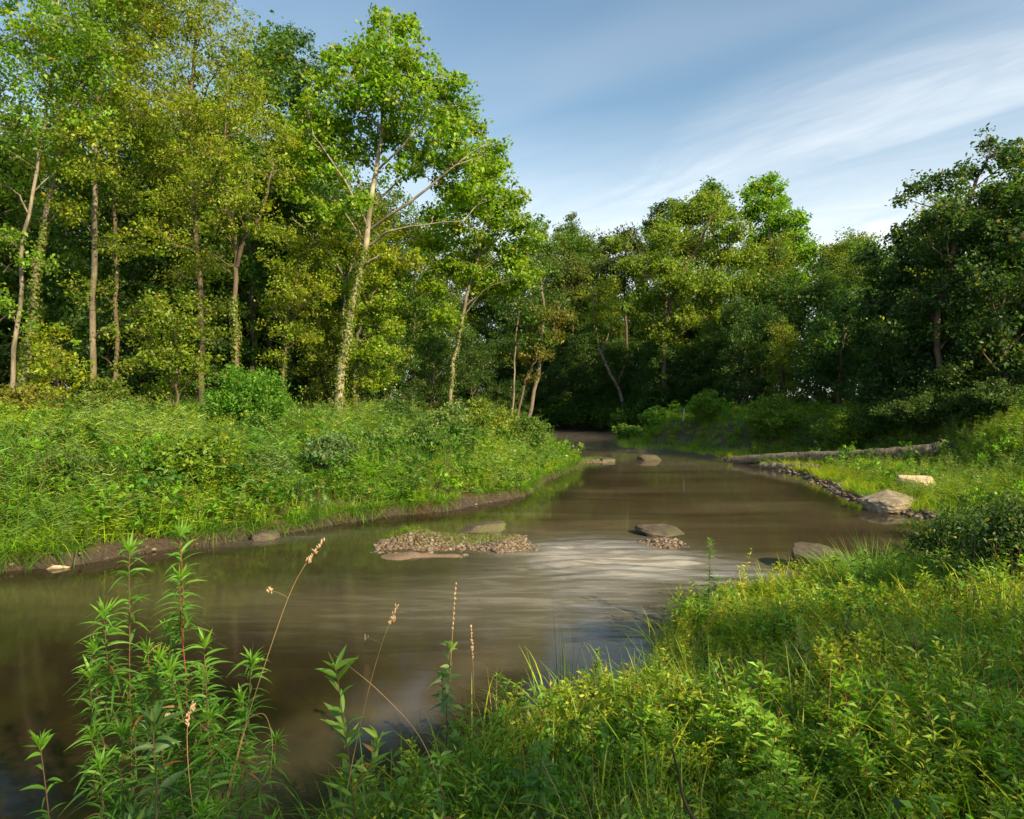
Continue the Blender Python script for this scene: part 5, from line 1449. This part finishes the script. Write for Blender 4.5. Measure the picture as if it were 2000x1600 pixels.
stalk('dry_grass_stalk', 'long dry seed stalk rising from the goldenrods over the water, with a side spray', [(430, 1610, 0), (470, 1450, 0), (520, 1290, 0), (575, 1140, 0), (632, 1055, 0)], 2.7, 1)
stalk('dry_grass_stalk', 'dry seed stalk left of centre rising from the near bank', [(668, 1600, 0), (690, 1480, 0), (722, 1340, 0), (752, 1240, 0), (777, 1182, 0)], 3.0, 2)
stalk('dry_grass_stalk', 'thin bare dry stalk above the pale broad leaved plant', [(878, 1340, 0), (883, 1250, 0), (890, 1140, 0)], 4.2, 3, 'spike', rad=0.0022)
stalk('dry_grass_stalk', 'short dry stalk right of the pale broad leaved plant', [(926, 1370, 0), (924, 1300, 0), (920, 1224, 0)], 4.2, 4, 'spike', rad=0.0022)
stalk('dry_grass_stalk', 'dry stalk bent diagonally down to the right across the near grass', [(870, 1560, 0), (820, 1440, 0), (740, 1350, 0), (652, 1278, 0)], 3.2, 5, 'none')
stalk('dry_grass_stalk', 'small dry seed stalk standing among the goldenrods', [(380, 1610, 0), (368, 1500, 0), (366, 1420, 0), (376, 1372, 0)], 2.5, 6)
stalk('dry_grass_stalk', 'arched brown stalk hanging over at the right of the goldenrods', [(445, 1560, 0), (480, 1420, 0), (500, 1396, 0), (520, 1400, 0), (532, 1450, 0), (528, 1520, 0)], 2.7, 7, 'none')
stalk('dry_grass_stalk', 'pale upright dry stem among the grass blades in the bottom centre', [(1160, 1590, 0), (1158, 1500, 0), (1155, 1385, 0)], 3.2, 8, 'none')
stalk('dead_stick', 'dark bent stick standing in the grass at the bottom of the photo', [(1360, 1610, 0), (1335, 1560, 0), (1325, 1510, 0), (1312, 1462, 0)], 2.6, 9, 'none', (0.03, 0.02, 0.015), 0.008, 'stick')
stalk('weed_stem', 'long thin red brown stem leaning right over the shore of the yellow grass', [(1320, 1330, 0), (1370, 1240, 0), (1410, 1170, 0), (1445, 1110, 0)], 6.0, 10, 'none', (0.16, 0.08, 0.04), 0.004, 'stem')
rr = np.random.default_rng(77)
for i in range(12):
    x0 = 1880 + rr.uniform(0, 125); y0 = 1330 + rr.uniform(-20, 60); y1 = 1090 + rr.uniform(-60, 80)
    o = stalk('weed_stem', 'dry red brown weed stem at the right edge of the near bank', [(x0, y0, 0), (x0 + rr.normal(0, 8), (y0 + y1) / 2, 0), (x0 + rr.normal(0, 26), y1, 0)], 5.2 + rr.uniform(-.5, .7), 90 + i, 'none', (0.10, 0.04, 0.022), 0.0028, 'stem')
    o['group'] = 'dry weed stems at the right edge'


def clump(name, label, px, py, z, n, L, w, spread, droop, col, seed, cat='grass clump', mat=None, lean=0.5, d=None, segs=6, dead=0.0):
    r = np.random.default_rng(seed)
    p = pz(px, py, z) if d is None else np.array([(px - 1000) / FPX * d, d, 0])
    g = max(gz(p[0], p[1]), 0.0)
    root = empty(name, (p[0], p[1], g), label, cat)
    V, F, C = proto_tuft(n, L, w, spread, droop, col, r, segs, lean)
    if dead:
        nd = int(n * dead); V2, F2, C2 = proto_tuft(nd, L * 0.8, w * 0.8, spread, droop * 1.6, (0.22, 0.13, 0.06), r, segs, lean * 1.4)
        MB().add(V2, F2, C2).build('dead_blades', M_NEAR, root)
    MB().add(V, F, C).build('blades', M_NEAR, root)
    return root


clump('grass_tussock', 'big rounded grass tussock beside the brown wet rock', 1688, 1178, 0.15, 1500, 0.80, 0.010, 0.20, 0.60, (0.13, 0.27, 0.035), 501, lean=0.45, dead=0.2, d=8.55)
clump('grass_tussock', 'grass tussock at the waterline right of the large tan boulder', 1800, 1010, 0.2, 300, 0.42, 0.012, 0.14, 0.8, (0.06, 0.12, 0.02), 502, lean=0.6, dead=0.3)
clump('rush_clump', 'thin dark rushes standing upright over the water in the centre', 1105, 1355, 0.1, 30, 0.85, 0.007, 0.035, 0.05, (0.035, 0.085, 0.03), 503, lean=0.10)
clump('grass_clump', 'clump of long arching blue green blades in the near grass', 1390, 1500, 0, 60, 0.55, 0.010, 0.05, 1.1, (0.07, 0.15, 0.045), 504, lean=0.55, d=3.5)
clump('grass_clump', 'long blue green blades at the bottom centre of the photo', 1130, 1560, 0, 60, 0.45, 0.010, 0.08, 0.9, (0.07, 0.155, 0.04), 505, lean=0.5, d=3.0)
clump('grass_clump', 'arching blades at the bottom left tip of the near bank', 640, 1540, 0, 40, 0.38, 0.007, 0.06, 1.0, (0.07, 0.15, 0.03), 506, lean=0.7, d=3.3)
clump('grass_clump', 'upright blades at the shore left of the yellow grass', 1300, 1260, 0, 60, 0.45, 0.009, 0.10, 0.5, (0.10, 0.17, 0.03), 507, lean=0.35, d=6.4)
clump('grass_clump', 'pale long blades in the shade at the right side of the near bank', 1880, 1340, 0, 60, 0.5, 0.009, 0.09, 1.1, (0.07, 0.13, 0.04), 508, lean=0.5, d=4.6)
clump('grass_clump', 'tuft of long blades at the right of the bottom centre', 1245, 1580, 0, 50, 0.42, 0.009, 0.06, 0.9, (0.075, 0.15, 0.035), 509, lean=0.45, d=2.9)

# ------------------------------------------------------------------ mist over the far water
m, t = material('mist'); M_MIST = m
pv = t.n('ShaderNodeVolumePrincipled', {'Color': (0.9, 0.92, 0.95, 1), 'Density': 0.0026, 'Anisotropy': 0.2})
t.t.links.new(pv.outputs[0], t.n('ShaderNodeOutputMaterial').inputs['Volume'])
V, F = cubesphere(10); V = unit(V)
for c, dm, lab in (((5.5, 44, 0.0), (8, 19, 0.22), 'lowest thin mist lying on the water at the far end of the creek'), ((6.5, 42, 0.0), (12, 17, 0.36), 'second thin sheet of mist over the far water'),
                   ((6.0, 40, 0.0), (15, 17, 0.55), 'faint upper sheet of mist over the far water')):
    o = MB().add(V * np.array(dm), F, (1, 1, 1)).build('mist', M_MIST, smooth=True)
    o.location = c; tag(o, lab, 'mist', kind='stuff')
